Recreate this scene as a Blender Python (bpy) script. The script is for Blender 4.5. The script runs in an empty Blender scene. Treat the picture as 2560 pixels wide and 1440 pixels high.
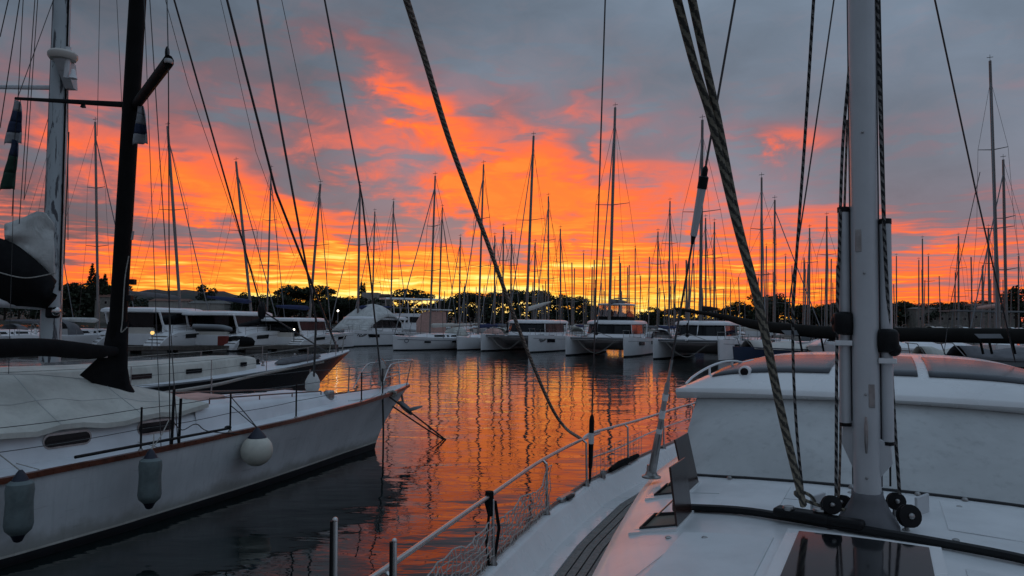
import bpy, bmesh, math, random
from math import sin, cos, tan, pi, radians as RAD, atan2, sqrt, exp
from mathutils import Vector, Matrix

sc = bpy.context.scene
COL = sc.collection
random.seed(11)

# ------------------------------------------------------------------ camera
CAM_H = 3.0                      # eye height above the water, standing on a foredeck
FPX = 1828.0                     # focal length in pixels of a 2560 px wide frame
PITCH = math.atan((807 - 720) / FPX)
ROLL = RAD(0.6)
cam_data = bpy.data.cameras.new('camera')
cam_data.sensor_width = 36.0
cam_data.lens = 36.0 * FPX / 2560.0
cam_data.clip_start = 0.05
cam_data.clip_end = 20000.0
cam = bpy.data.objects.new('camera', cam_data)
COL.objects.link(cam)
cam.matrix_world = Matrix.Translation((0, 0, CAM_H)) @ Matrix.Rotation(pi / 2 + PITCH, 4, 'X') @ Matrix.Rotation(ROLL, 4, 'Z')
sc.camera = cam
sc.render.resolution_x = 1024
sc.render.resolution_y = 576

# ------------------------------------------------------------------ sky (world)
SUN_AZ = RAD(-1.5)               # azimuth of the glow, measured from +Y towards +X
world = bpy.data.worlds.new('World')
sc.world = world
world.use_nodes = True
world.cycles.sampling_method = 'NONE'


class S:
    """tiny expression wrapper over math nodes"""
    def __init__(self, nt, sock):
        self.nt, self.s = nt, sock

    def _op(self, op, *others):
        n = self.nt.nodes.new('ShaderNodeMath')
        n.operation = op
        for i, o in enumerate((self,) + others):
            if isinstance(o, S):
                self.nt.links.new(o.s, n.inputs[i])
            else:
                n.inputs[i].default_value = o
        return S(self.nt, n.outputs[0])

    def __add__(self, o): return self._op('ADD', o)
    __radd__ = __add__
    def __sub__(self, o): return self._op('SUBTRACT', o)
    def __mul__(self, o): return self._op('MULTIPLY', o)
    __rmul__ = __mul__
    def __truediv__(self, o): return self._op('DIVIDE', o)
    def __neg__(self): return self._op('MULTIPLY', -1.0)
    def exp(self): return self._op('EXPONENT')
    def sq(self): return self._op('MULTIPLY', self)
    def max(self, v): return self._op('MAXIMUM', v)
    def min(self, v): return self._op('MINIMUM', v)
    def pow(self, v): return self._op('POWER', v)
    def abs(self): return self._op('ABSOLUTE')
    def asin(self): return self._op('ARCSINE')
    def atan2(self, o): return self._op('ARCTAN2', o)

    def smooth(self, a, b):
        n = self.nt.nodes.new('ShaderNodeMapRange')
        n.interpolation_type = 'SMOOTHSTEP'
        n.inputs['From Min'].default_value = a
        n.inputs['From Max'].default_value = b
        self.nt.links.new(self.s, n.inputs['Value'])
        return S(self.nt, n.outputs['Result'])


def xyz(nt, x, y, z):
    n = nt.nodes.new('ShaderNodeCombineXYZ')
    for i, o in enumerate((x, y, z)):
        if isinstance(o, S):
            nt.links.new(o.s, n.inputs[i])
        else:
            n.inputs[i].default_value = o
    return n.outputs[0]


def noise(nt, vec, scale=1.0, detail=4.0, rough=0.5, dist=0.0):
    n = nt.nodes.new('ShaderNodeTexNoise')
    n.inputs['Scale'].default_value = scale
    n.inputs['Detail'].default_value = detail
    n.inputs['Roughness'].default_value = rough
    n.inputs['Distortion'].default_value = dist
    if vec is not None:
        nt.links.new(vec, n.inputs['Vector'])
    return S(nt, n.outputs[0])


def ramp(nt, fac, stops, interp='LINEAR'):
    n = nt.nodes.new('ShaderNodeValToRGB')
    n.color_ramp.interpolation = interp
    el = n.color_ramp.elements
    while len(el) < len(stops):
        el.new(0.5)
    for e, (p, c) in zip(el, stops):
        e.position = p
        e.color = (c[0], c[1], c[2], 1.0)
    nt.links.new(fac.s if isinstance(fac, S) else fac, n.inputs[0])
    return n.outputs[0]


def mixc(nt, fac, a, b, mode='MIX'):
    n = nt.nodes.new('ShaderNodeMix')
    n.data_type = 'RGBA'
    n.blend_type = mode
    n.clamp_factor = True
    for i, o in ((0, fac), (6, a), (7, b)):
        if isinstance(o, S):
            nt.links.new(o.s, n.inputs[i])
        elif hasattr(o, 'is_linked'):
            nt.links.new(o, n.inputs[i])
        elif i == 0:
            n.inputs[i].default_value = o
        else:
            n.inputs[i].default_value = (o[0], o[1], o[2], 1)
    return n.outputs[2]


def build_sky():
    nt = world.node_tree
    nt.nodes.clear()
    out = nt.nodes.new('ShaderNodeOutputWorld')
    bg = nt.nodes.new('ShaderNodeBackground')
    tc = nt.nodes.new('ShaderNodeTexCoord')
    sep = nt.nodes.new('ShaderNodeSeparateXYZ')
    nt.links.new(tc.outputs['Generated'], sep.inputs[0])
    X, Yy, Zz = (S(nt, sep.outputs[i]) for i in range(3))
    az = X.atan2(Yy) * (180 / pi)
    el = Zz.max(-0.99).min(0.99).asin() * (180 / pi)
    ang = xyz(nt, az * 0.05, el * 0.16, 3.7)
    n_a = noise(nt, ang, 2.2, 3, 0.55)
    n_b = noise(nt, xyz(nt, az * 0.05, el * 0.16, 9.1), 2.2, 3, 0.55)
    n_f = noise(nt, xyz(nt, az * 0.16, el * 0.30, 5.5), 1.6, 5, 0.62, 0.6)
    # fine rippled bands low over the horizon
    n_r = noise(nt, xyz(nt, az * 0.10 + n_a * 0.8, el * 2.0 + n_b * 1.6 + n_f * 0.9, 1.3), 1.5, 3, 0.6)
    n_r2 = noise(nt, xyz(nt, az * 0.22, el * 4.0 + n_f * 1.6, 7.3), 1.0, 2, 0.55)
    wz = az + (n_a - 0.5) * 14.0 + (n_f - 0.5) * 5.0
    we = el + (n_b - 0.5) * 7.0 + (n_f - 0.5) * 2.5

    wv = xyz(nt, wz, we, 0.0)

    def blob(ca, ce, rot, L, W, amp, vec=wv):
        mp = nt.nodes.new('ShaderNodeMapping')
        mp.vector_type = 'TEXTURE'
        mp.inputs['Location'].default_value = (ca, ce, 0)
        mp.inputs['Rotation'].default_value = (0, 0, RAD(rot))
        mp.inputs['Scale'].default_value = (L, W, 1)
        nt.links.new(vec, mp.inputs[0])
        dt = nt.nodes.new('ShaderNodeVectorMath')
        dt.operation = 'DOT_PRODUCT'
        nt.links.new(mp.outputs[0], dt.inputs[0])
        nt.links.new(mp.outputs[0], dt.inputs[1])
        pw = nt.nodes.new('ShaderNodeMath')
        pw.operation = 'POWER'
        pw.inputs[0].default_value = exp(-1)
        nt.links.new(dt.outputs['Value'], pw.inputs[1])
        return S(nt, pw.outputs[0]) * amp

    low = el.max(0.0)
    # warm glow that fades with height and away from the place where the sun set
    daz = (az - math.degrees(SUN_AZ)).abs()
    side = 0.30 + 0.70 * (-(daz / 58.0).sq()).exp()
    W = (-(low / 12.6).pow(1.9)).exp() * 0.72 * side
    W = W + (-(low / 4.6)).exp() * (-((az + 7.0) / 33.0).sq()).exp() * 0.60
    W = W + (-((el - 14.5) / 6.5).sq()).exp() * (-((az + 14.0) / 25.0).sq()).exp() * 0.24
    # fan of lit cloud above the glow
    W = W + blob(-1.0, 12.0, -30, 10.5, 2.6, 0.28) + blob(-8.2, 17.0, -36, 4.6, 1.7, 0.30)
    W = W + blob(-13.0, 21.4, -15, 4.4, 1.7, 0.24) + blob(1.0, 14.6, -62, 4.6, 1.5, 0.16)
    W = W + blob(4.5, 10.6, 8, 7.5, 1.9, 0.28) + blob(7.0, 15.4, 62, 4.2, 1.3, 0.20)
    W = W + blob(-22.0, 9.6, -15, 14.0, 2.2, 0.24) + blob(-30, 13.6, -8, 9.0, 2.6, 0.08)
    W = W + blob(20.8, 13.7, -2, 4.2, 0.9, 0.36, xyz(nt, az + (n_f - 0.5) * 6, el + (n_f - 0.5) * 3, 0.0))
    W = W + blob(24.0, 7.2, 2, 14.0, 1.6, 0.12) + blob(14.5, 10.2, -6, 4.5, 0.9, 0.16)
    # grey wedges of unlit cloud
    W = W - blob(-12.5, 10.0, -20, 8.5, 1.7, 0.40) - blob(-25.5, 6.3, -3, 7.5, 1.0, 0.36)
    W = W - blob(-5.0, 7.0, -8, 6.0, 0.9, 0.26) - blob(0.6, 5.6, 0, 3.6, 0.6, 0.24)
    W = W - blob(13.5, 7.6, 4, 4.0, 0.7, 0.26) - blob(31.0, 10.2, 8, 5.5, 1.6, 0.30) - blob(17.0, 11.8, -8, 7.0, 1.5, 0.18)
    W = W - blob(21.0, 9.2, 0, 6.0, 0.8, 0.20) - blob(4.5, 13.2, -70, 2.6, 0.8, 0.16)
    W = W + (n_f - 0.5) * 0.26 * el.smooth(2.0, 9.0) + (n_a - 0.5) * 0.14
    # ripples
    W = W + (n_r - 0.5) * 1.0 * el.smooth(12.0, 4.0) * (0.35 + 0.65 * el.smooth(0.0, 2.5)) + (n_r2 - 0.5) * 0.80 * el.smooth(10.0, 3.0) * n_f.smooth(0.30, 0.70)
    W = W.max(0.0)
    W = W._op('MINIMUM', el.smooth(8.5, 3.2) * 0.41 + 0.79)
    # unlit shreds drifting in front of the glow, and finer modelling of the lit cloud
    n_c = noise(nt, xyz(nt, az * 0.085, el * 0.42 + n_a * 0.8, 6.6), 1.5, 4, 0.58)
    W = W - n_c.smooth(0.50, 0.70) * 0.27 * el.smooth(2.5, 6.0) + (n_f - 0.5) * 0.18 * el.smooth(3.0, 8.0) + (n_r - 0.5) * 0.30 * el.smooth(11.0, 5.0)
    W = W._op('MAXIMUM', (-(low / 14.0).sq()).exp() * side * 0.44).min(1.2) / 1.2
    warm = ramp(nt, W, [
        (0.00, (0.134, 0.180, 0.240)),
        (0.15, (0.158, 0.172, 0.218)),
        (0.27, (0.205, 0.150, 0.185)),
        (0.37, (0.320, 0.140, 0.155)),
        (0.46, (0.540, 0.128, 0.105)),
        (0.55, (0.780, 0.120, 0.045)),
        (0.65, (0.890, 0.160, 0.022)),
        (0.77, (0.920, 0.300, 0.030)),
        (0.89, (0.960, 0.580, 0.090)),
        (1.00, (1.020, 0.790, 0.260))])
    # soft light and dark in the high grey cloud
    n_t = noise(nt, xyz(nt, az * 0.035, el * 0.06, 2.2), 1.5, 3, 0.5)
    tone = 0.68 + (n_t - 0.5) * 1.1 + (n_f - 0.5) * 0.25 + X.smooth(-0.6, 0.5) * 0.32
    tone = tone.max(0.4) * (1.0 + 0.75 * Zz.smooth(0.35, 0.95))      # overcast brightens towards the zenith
    m = S(nt, W.s).smooth(0.34, 0.56)
    tone = tone * (m * -1.0 + 1.0) + m
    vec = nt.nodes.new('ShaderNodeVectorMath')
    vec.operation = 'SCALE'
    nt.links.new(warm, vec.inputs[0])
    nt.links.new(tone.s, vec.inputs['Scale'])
    # clear sky seen through the veil: physical sky with the sun just under the horizon
    sky = nt.nodes.new('ShaderNodeTexSky')
    sky.sky_type = 'NISHITA'
    sky.sun_disc = False
    sky.sun_elevation = RAD(1.0)
    sky.sun_rotation = SUN_AZ
    sc2 = nt.nodes.new('ShaderNodeVectorMath')
    sc2.operation = 'SCALE'
    sc2.inputs['Scale'].default_value = 0.008
    nt.links.new(sky.outputs[0], sc2.inputs[0])
    addn = nt.nodes.new('ShaderNodeVectorMath')
    addn.operation = 'ADD'
    nt.links.new(vec.outputs[0], addn.inputs[0])
    nt.links.new(sc2.outputs[0], addn.inputs[1])
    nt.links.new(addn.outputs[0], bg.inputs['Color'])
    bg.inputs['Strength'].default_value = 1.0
    nt.links.new(bg.outputs[0], out.inputs[0])


build_sky()

# the last direct warmth from just under the horizon, spread wide by the cloud
sun_data = bpy.data.lights.new('sun', 'SUN')
sun_data.energy = 0.01
sun_data.angle = RAD(25)
sun_data.color = (1.0, 0.45, 0.22)
sun = bpy.data.objects.new('sun', sun_data)
COL.objects.link(sun)
sun.matrix_world = Matrix.Rotation(-SUN_AZ, 4, 'Z') @ Matrix.Rotation(-RAD(90 - 5), 4, 'X')   # shines towards the camera from a low bearing
sc.view_settings.view_transform = 'Standard'
sc.view_settings.look = 'None'
sc.view_settings.exposure = 0.33
sc.view_settings.gamma = 1.0
sc.view_settings.use_curve_mapping = False
sc.cycles.max_bounces = 6
sc.cycles.transparent_max_bounces = 12

# ------------------------------------------------------------------ geometry helpers
def ray(px, py):
    u = (px - 1280) / FPX
    v = -(py - 720) / FPX
    u, v = u * cos(ROLL) - v * sin(ROLL), u * sin(ROLL) + v * cos(ROLL)
    return Vector((u, cos(PITCH) - v * sin(PITCH), sin(PITCH) + v * cos(PITCH)))


def at(px, py, d):
    """world point seen at a photo pixel, d metres ahead"""
    r = ray(px, py)
    return r * (d / r.y) + Vector((0, 0, CAM_H))


def atz(px, py, z):
    """world point seen at a photo pixel, at height z"""
    r = ray(px, py)
    return r * ((z - CAM_H) / r.z) + Vector((0, 0, CAM_H))


def lerp(a, b, t):
    return a + (b - a) * t


def interp(tab, x):
    if x <= tab[0][0]:
        return tab[0][1]
    for (x0, y0), (x1, y1) in zip(tab, tab[1:]):
        if x <= x1:
            t = (x - x0) / (x1 - x0)
            return lerp(y0, y1, t)
    return tab[-1][1]


def smooth_curve(pts, n=6):
    """Catmull-Rom through the points"""
    P = [Vector(p) for p in pts]
    P = [P[0] * 2 - P[1]] + P + [P[-1] * 2 - P[-2]]
    out = []
    for i in range(1, len(P) - 2):
        a, b, c, d = P[i - 1:i + 3]
        for k in range(n):
            t = k / n
            out.append(0.5 * ((2 * b) + (c - a) * t + (2 * a - 5 * b + 4 * c - d) * t * t + (3 * b - a - 3 * c + d) * t ** 3))
    out.append(P[-2])
    return out


class MB:
    def __init__(self):
        self.v, self.f = [], []

    def add(self, vs, fs):
        o = len(self.v)
        self.v += [Vector(p) for p in vs]
        self.f += [tuple(i + o for i in f) for f in fs]
        return self

    def box(self, c, s, rz=0.0, taper=1.0):
        c = Vector(c)
        M = Matrix.Rotation(rz, 3, 'Z')
        vs = []
        for dz in (-1, 1):
            k = taper if dz > 0 else 1.0
            for dx, dy in ((-1, -1), (1, -1), (1, 1), (-1, 1)):
                vs.append(c + M @ Vector((dx * s[0] / 2 * k, dy * s[1] / 2 * k, dz * s[2] / 2)))
        return self.add(vs, [(3, 2, 1, 0), (4, 5, 6, 7), (0, 1, 5, 4), (1, 2, 6, 5), (2, 3, 7, 6), (3, 0, 4, 7)])

    def hexa(self, b, t):
        """bottom 4 points, top 4 points, counter-clockwise from above"""
        return self.add(list(b) + list(t), [(3, 2, 1, 0), (4, 5, 6, 7), (0, 1, 5, 4), (1, 2, 6, 5), (2, 3, 7, 6), (3, 0, 4, 7)])

    def slab(self, poly, th):
        """polygon given by points, thickened along its normal"""
        P = [Vector(p) for p in poly]
        n = (P[1] - P[0]).cross(P[2] - P[0]).normalized() * th
        k = len(P)
        return self.add(P + [p + n for p in P], [tuple(range(k))[::-1], tuple(range(k, 2 * k))] + [(i, (i + 1) % k, k + (i + 1) % k, k + i) for i in range(k)])

    def loft(self, rings, closed=True, caps=True):
        n = len(rings[0])
        vs, fs = [], []
        for r in rings:
            vs += r
        m = n if closed else n - 1
        for i in range(len(rings) - 1):
            for j in range(m):
                fs.append((i * n + j, i * n + (j + 1) % n, (i + 1) * n + (j + 1) % n, (i + 1) * n + j))
        if caps and closed:
            fs.append(tuple(range(n))[::-1])
            fs.append(tuple(range((len(rings) - 1) * n, len(rings) * n)))
        return self.add(vs, fs)

    def tube(self, pts, r, n=8, caps=True, flat=1.0, side=None):
        P = [Vector(p) for p in pts]
        rr = r if isinstance(r, (list, tuple)) else [r] * len(P)
        t = (P[1] - P[0]).normalized()
        u = Vector(side) if side is not None else (Vector((0, 0, 1)) if abs(t.z) < 0.9 else Vector((1, 0, 0)))
        u = (u - t * u.dot(t)).normalized()
        rings = []
        for i, p in enumerate(P):
            if 0 < i < len(P) - 1:
                t = ((P[i + 1] - p).normalized() + (p - P[i - 1]).normalized()).normalized()
            elif i == len(P) - 1:
                t = (p - P[i - 1]).normalized()
            u = (u - t * u.dot(t)).normalized()
            w = t.cross(u)
            rings.append([p + (u * cos(2 * pi * k / n) + w * sin(2 * pi * k / n) * flat) * rr[i] for k in range(n)])
        return self.loft(rings, True, caps)

    def lathe(self, prof, c, n=16, axis='Z'):
        c = Vector(c)
        rings = []
        for r, z in prof:
            ring = []
            for k in range(n):
                x, y = r * cos(2 * pi * k / n), r * sin(2 * pi * k / n)
                ring.append(c + (Vector((x, y, z)) if axis == 'Z' else Vector((z, x, y)) if axis == 'X' else Vector((x, z, y))))
            rings.append(ring)
        return self.loft(rings)

    def ball(self, c, r, n=16, m=10):
        if not isinstance(r, (tuple, list)):
            r = (r, r, r)
        c = Vector(c)
        rings = []
        for i in range(m + 1):
            a = -pi / 2 + pi * i / m
            a = max(-pi / 2 + 0.06, min(pi / 2 - 0.06, a))
            rings.append([c + Vector((r[0] * cos(a) * cos(2 * pi * k / n), r[1] * cos(a) * sin(2 * pi * k / n), r[2] * sin(a))) for k in range(n)])
        return self.loft(rings)

    def grid(self, rows):
        n = len(rows[0])
        vs, fs = [], []
        for r in rows:
            vs += r
        for i in range(len(rows) - 1):
            for j in range(n - 1):
                fs.append((i * n + j, i * n + j + 1, (i + 1) * n + j + 1, (i + 1) * n + j))
        return self.add(vs, fs)

    def build(self, name, mat, parent=None, smooth=True, local=False, angle=38, bevel=0.0, solid=0.0, subsurf=0):
        me = bpy.data.meshes.new(name)
        vs = self.v
        if parent is not None and not local:
            p = parent
            while p.parent:
                p = p.parent
            inv = p.matrix_basis.inverted()
            vs = [inv @ v for v in vs]
        me.from_pydata([tuple(v) for v in vs], [], self.f)
        bm = bmesh.new()
        bm.from_mesh(me)
        bmesh.ops.recalc_face_normals(bm, faces=bm.faces)
        bm.to_mesh(me)
        bm.free()
        if smooth:
            me.polygons.foreach_set('use_smooth', [True] * len(me.polygons))
            me.set_sharp_from_angle(angle=RAD(angle))
        me.materials.append(M[mat] if isinstance(mat, str) else mat)
        o = bpy.data.objects.new(name, me)
        COL.objects.link(o)
        if parent is not None:
            o.parent = parent
        if solid:
            md = o.modifiers.new('solid', 'SOLIDIFY')
            md.thickness = solid
            md.offset = 0
        if bevel:
            md = o.modifiers.new('bevel', 'BEVEL')
            md.width = bevel
            md.segments = 2
            md.limit_method = 'ANGLE'
            md.angle_limit = RAD(40)
        if subsurf:
            md = o.modifiers.new('sub', 'SUBSURF')
            md.levels = md.render_levels = subsurf
        return o


def tag(o, label, cat, group=None):
    o['label'] = label
    o['category'] = cat
    if group:
        o['group'] = group
    return o


def kind(o, k):
    o['kind'] = k
    return o


def thing(name, label, cat, loc=(0, 0, 0), rz=0.0, group=None, scale=1.0):
    o = bpy.data.objects.new(name, None)
    o.empty_display_size = 0.3
    COL.objects.link(o)
    o.location = loc
    o.rotation_euler = (0, 0, rz)
    o.scale = (scale,) * 3
    o.matrix_basis = Matrix.Translation(loc) @ Matrix.Rotation(rz, 4, 'Z') @ Matrix.Scale(scale, 4)
    return tag(o, label, cat, group)


# ------------------------------------------------------------------ materials
M = {}


def mat(name, col, rough=0.5, metal=0.0, vary=0.10, vscale=2.0, bump=0.0, bscale=30.0, spec=0.5, coat=0.0, streak=0.0, col2=None, stretch=None, grime=None, ridge=0.0, nonskid=0.0):
    m = bpy.data.materials.new(name)
    m.use_nodes = True
    nt = m.node_tree
    b = nt.nodes['Principled BSDF']
    b.inputs['Roughness'].default_value = rough
    b.inputs['Metallic'].default_value = metal
    b.inputs['Specular IOR Level'].default_value = spec
    b.inputs['Coat Weight'].default_value = coat
    b.inputs['Coat Roughness'].default_value = 0.08
    tc = nt.nodes.new('ShaderNodeTexCoord')
    vec = tc.outputs['Object']
    if stretch:
        mp = nt.nodes.new('ShaderNodeMapping')
        mp.inputs['Scale'].default_value = stretch
        nt.links.new(vec, mp.inputs[0])
        vec = mp.outputs[0]
    c = (col[0], col[1], col[2])
    d = col2 if col2 else tuple(x * (1 - vary * 2) for x in c)
    n1 = noise(nt, vec, vscale, 5, 0.6, 0.3)
    f = n1.smooth(0.32, 0.72)
    if streak:
        sp = nt.nodes.new('ShaderNodeMapping')
        sp.inputs['Scale'].default_value = (9, 9, 0.5)
        nt.links.new(tc.outputs['Object'], sp.inputs[0])
        f2 = noise(nt, sp.outputs[0], 1.6, 4, 0.6).smooth(0.5, 0.8)
        f = (f + f2 * streak).min(1.0)
    cc = mixc(nt, f, c, d)
    if grime:
        # growth and scum above the waterline, and long scuffs left by fenders
        sp3 = nt.nodes.new('ShaderNodeSeparateXYZ')
        nt.links.new(tc.outputs['Object'], sp3.inputs[0])
        gz = (S(nt, sp3.outputs[2]) + (noise(nt, tc.outputs['Object'], 2.2, 4, 0.65) - 0.5) * 0.35).smooth(grime + 0.16, grime - 0.05)
        cc = mixc(nt, gz * 0.55, cc, (0.16, 0.15, 0.10))
        sm = nt.nodes.new('ShaderNodeMapping')
        sm.inputs['Scale'].default_value = (0.8, 0.8, 9)
        nt.links.new(tc.outputs['Object'], sm.inputs[0])
        sf = noise(nt, sm.outputs[0], 1.7, 5, 0.7).smooth(0.60, 0.72) * 0.35
        cc = mixc(nt, sf, cc, (0.26, 0.26, 0.25))
    nt.links.new(cc, b.inputs['Base Color'])
    rr = noise(nt, vec, vscale * 2.7, 3, 0.5)
    nt.links.new((rough + (rr - 0.5) * min(0.25, rough * 0.6)).s, b.inputs['Roughness'])
    if bump:
        bn = nt.nodes.new('ShaderNodeBump')
        bn.inputs['Strength'].default_value = bump
        bn.inputs['Distance'].default_value = 0.02
        nb = noise(nt, vec, bscale, 4, 0.6)
        if ridge:
            fold = noise(nt, vec, ridge, 3, 0.5, 0.8)
            nb = nb * 0.35 + ((fold - 0.5).abs() * -6.0 + 1.0).max(0.0) * 1.2
        nt.links.new(nb.s, bn.inputs['Height'])
        nt.links.new(bn.outputs[0], b.inputs['Normal'])
    M[name] = m
    return m


mat('gelcoat', (0.82, 0.82, 0.81), 0.28, vary=0.05, vscale=1.3, coat=0.25, streak=0.25)
mat('gelcoat_deck', (0.82, 0.83, 0.83), 0.33, vary=0.09, vscale=1.6, bump=0.03, bscale=220, coat=0.2, streak=0.3)
mat('nonskid', (0.80, 0.81, 0.81), 0.55, vary=0.07, vscale=2.5, bump=0.35, bscale=420)
mat('old_white_hull', (0.72, 0.74, 0.75), 0.34, vary=0.10, vscale=0.8, streak=0.8, coat=0.15, grime=0.22)
mat('white_deck', (0.76, 0.78, 0.80), 0.5, vary=0.07, vscale=1.7, bump=0.05, bscale=160)
mat('far_white', (0.86, 0.86, 0.86), 0.35, vary=0.06, vscale=0.7, coat=0.15)
mat('far_cream', (0.60, 0.56, 0.50), 0.45, vary=0.08, vscale=0.7)
mat('far_blue_hull', (0.03, 0.05, 0.10), 0.3, vary=0.1, vscale=0.7, coat=0.2)
mat('far_grey', (0.22, 0.23, 0.24), 0.5, vary=0.1, vscale=0.7)
mat('antifoul', (0.016, 0.018, 0.022), 0.7, vary=0.2, vscale=3)
mat('black_hull', (0.008, 0.009, 0.012), 0.3, vary=0.15, vscale=1.4, spec=0.4)
mat('teak', (0.23, 0.215, 0.195), 0.65, vary=0.22, vscale=5, bump=0.15, bscale=60, stretch=(6, 6, 6))
mat('caulk', (0.012, 0.012, 0.012), 0.6, vary=0.1)
mat('varnish', (0.16, 0.05, 0.028), 0.3, vary=0.25, vscale=7, coat=0.4)
mat('steel', (0.62, 0.60, 0.58), 0.22, metal=1.0, vary=0.08, vscale=9)
mat('chrome_old', (0.40, 0.39, 0.38), 0.35, metal=1.0, vary=0.15, vscale=14)
mat('wire', (0.10, 0.10, 0.10), 0.45, metal=0.7, vary=0.1, vscale=20)
mat('alloy_mast', (0.56, 0.57, 0.58), 0.38, metal=0.15, vary=0.06, vscale=2.5, streak=0.2)
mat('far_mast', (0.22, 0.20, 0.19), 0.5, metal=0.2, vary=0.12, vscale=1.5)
mat('black_mast', (0.006, 0.006, 0.006), 0.7, spec=0.12, vary=0.2, vscale=2)
mat('black_canvas', (0.010, 0.010, 0.011), 0.9, spec=0.15, vary=0.2, vscale=4, bump=0.3, bscale=14)
mat('black_plastic', (0.010, 0.010, 0.011), 0.5, spec=0.2, vary=0.15, vscale=9)
mat('rubber', (0.03, 0.03, 0.032), 0.7, vary=0.15, vscale=9)
mat('canvas_cream', (0.60, 0.59, 0.53), 0.85, vary=0.13, vscale=1.6, bump=0.5, bscale=7, streak=0.5, ridge=1.1)
mat('canvas_grey', (0.54, 0.55, 0.54), 0.85, vary=0.13, vscale=1.0, bump=0.4, bscale=4, streak=0.6, ridge=0.7)
mat('sailcloth', (0.62, 0.62, 0.59), 0.8, vary=0.14, vscale=2.5, bump=0.6, bscale=6, ridge=1.6)
mat('blue_canvas', (0.025, 0.04, 0.12), 0.85, vary=0.2, vscale=2, bump=0.2, bscale=10)
mat('grey_canvas', (0.16, 0.16, 0.17), 0.85, vary=0.15, vscale=2, bump=0.2, bscale=10)
mat('brown_cover', (0.022, 0.021, 0.019), 0.85, spec=0.2, vary=0.15, vscale=2, bump=0.2, bscale=10)
mat('pink_light_tint', (0.66, 0.40, 0.34), 0.85, vary=0.1, vscale=3)  # pale base with the pink glow of the sky mixed into the colour
mat('navy', (0.012, 0.016, 0.035), 0.5, vary=0.1, vscale=6)
mat('pink_fabric', (0.50, 0.22, 0.17), 0.85, vary=0.12, vscale=3)
mat('red_box', (0.25, 0.035, 0.025), 0.6, vary=0.15, vscale=3)
mat('tint', (0.008, 0.009, 0.011), 0.08, vary=0.2, vscale=2, spec=0.22)
mat('roof_glass', (0.06, 0.065, 0.075), 0.24, vary=0.12, vscale=2.2, spec=0.4)
mat('lid_brown', (0.045, 0.022, 0.018), 0.2, vary=0.15, vscale=5, spec=0.3)
mat('interior', (0.20, 0.17, 0.13), 0.7, vary=0.2, vscale=3)
mat('fender_vinyl', (0.66, 0.64, 0.55), 0.42, vary=0.07, vscale=6, bump=0.04, bscale=60)
mat('fender_grey', (0.15, 0.19, 0.19), 0.55, vary=0.16, vscale=6, bump=0.06, bscale=60)
mat('rope_white', (0.42, 0.40, 0.36), 0.9, vary=0.2, vscale=30, bump=0.5, bscale=120)
mat('rope_dark', (0.05, 0.05, 0.048), 0.9, vary=0.25, vscale=40, bump=0.5, bscale=120)
mat('net_cord', (0.55, 0.50, 0.46), 0.9, vary=0.15, vscale=30)
mat('tramp_net', (0.04, 0.045, 0.05), 0.9, vary=0.15, vscale=3)
mat('pontoon_wood', (0.12, 0.10, 0.085), 0.8, vary=0.25, vscale=3, bump=0.3, bscale=15)
mat('concrete', (0.20, 0.19, 0.175), 0.85, vary=0.2, vscale=1.5, bump=0.2, bscale=12)
mat('soil', (0.06, 0.055, 0.04), 0.95, vary=0.3, vscale=0.05)
mat('hill', (0.045, 0.05, 0.045), 0.95, vary=0.3, vscale=0.02)
mat('bark', (0.05, 0.038, 0.03), 0.95, vary=0.3, vscale=2)
mat('foliage', (0.045, 0.062, 0.032), 0.9, vary=0.3, vscale=0.8)
mat('foliage_dark', (0.035, 0.048, 0.028), 0.9, vary=0.3, vscale=0.8)
mat('plaster', (0.40, 0.37, 0.33), 0.9, vary=0.12, vscale=0.6)
mat('roof_tile', (0.22, 0.11, 0.08), 0.9, vary=0.2, vscale=1.2)
mat('stone', (0.26, 0.24, 0.21), 0.9, vary=0.2, vscale=0.8)
mat('flag_blue', (0.025, 0.04, 0.085), 0.85, vary=0.15, vscale=9)
mat('flag_white', (0.32, 0.33, 0.34), 0.85, vary=0.12, vscale=9)
mat('flag_green', (0.02, 0.06, 0.04), 0.85, vary=0.15, vscale=9)
mat('sole', (0.30, 0.29, 0.27), 0.6, vary=0.1)


def peeling_mat():
    m = bpy.data.materials.new('peeling_paint')
    m.use_nodes = True
    nt = m.node_tree
    b = nt.nodes['Principled BSDF']
    tc = nt.nodes.new('ShaderNodeTexCoord')
    mp = nt.nodes.new('ShaderNodeMapping')
    mp.inputs['Scale'].default_value = (7, 7, 1.1)
    nt.links.new(tc.outputs['Object'], mp.inputs[0])
    f = noise(nt, mp.outputs[0], 1.3, 5, 0.65, 0.6).smooth(0.555, 0.60)
    g = noise(nt, tc.outputs['Object'], 2.0, 4, 0.6)
    base = mixc(nt, g, (0.50, 0.55, 0.56), (0.40, 0.44, 0.45))
    nt.links.new(mixc(nt, f, base, (0.07, 0.075, 0.085)), b.inputs['Base Color'])
    b.inputs['Roughness'].default_value = 0.45
    M['peeling_paint'] = m


peeling_mat()


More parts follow.
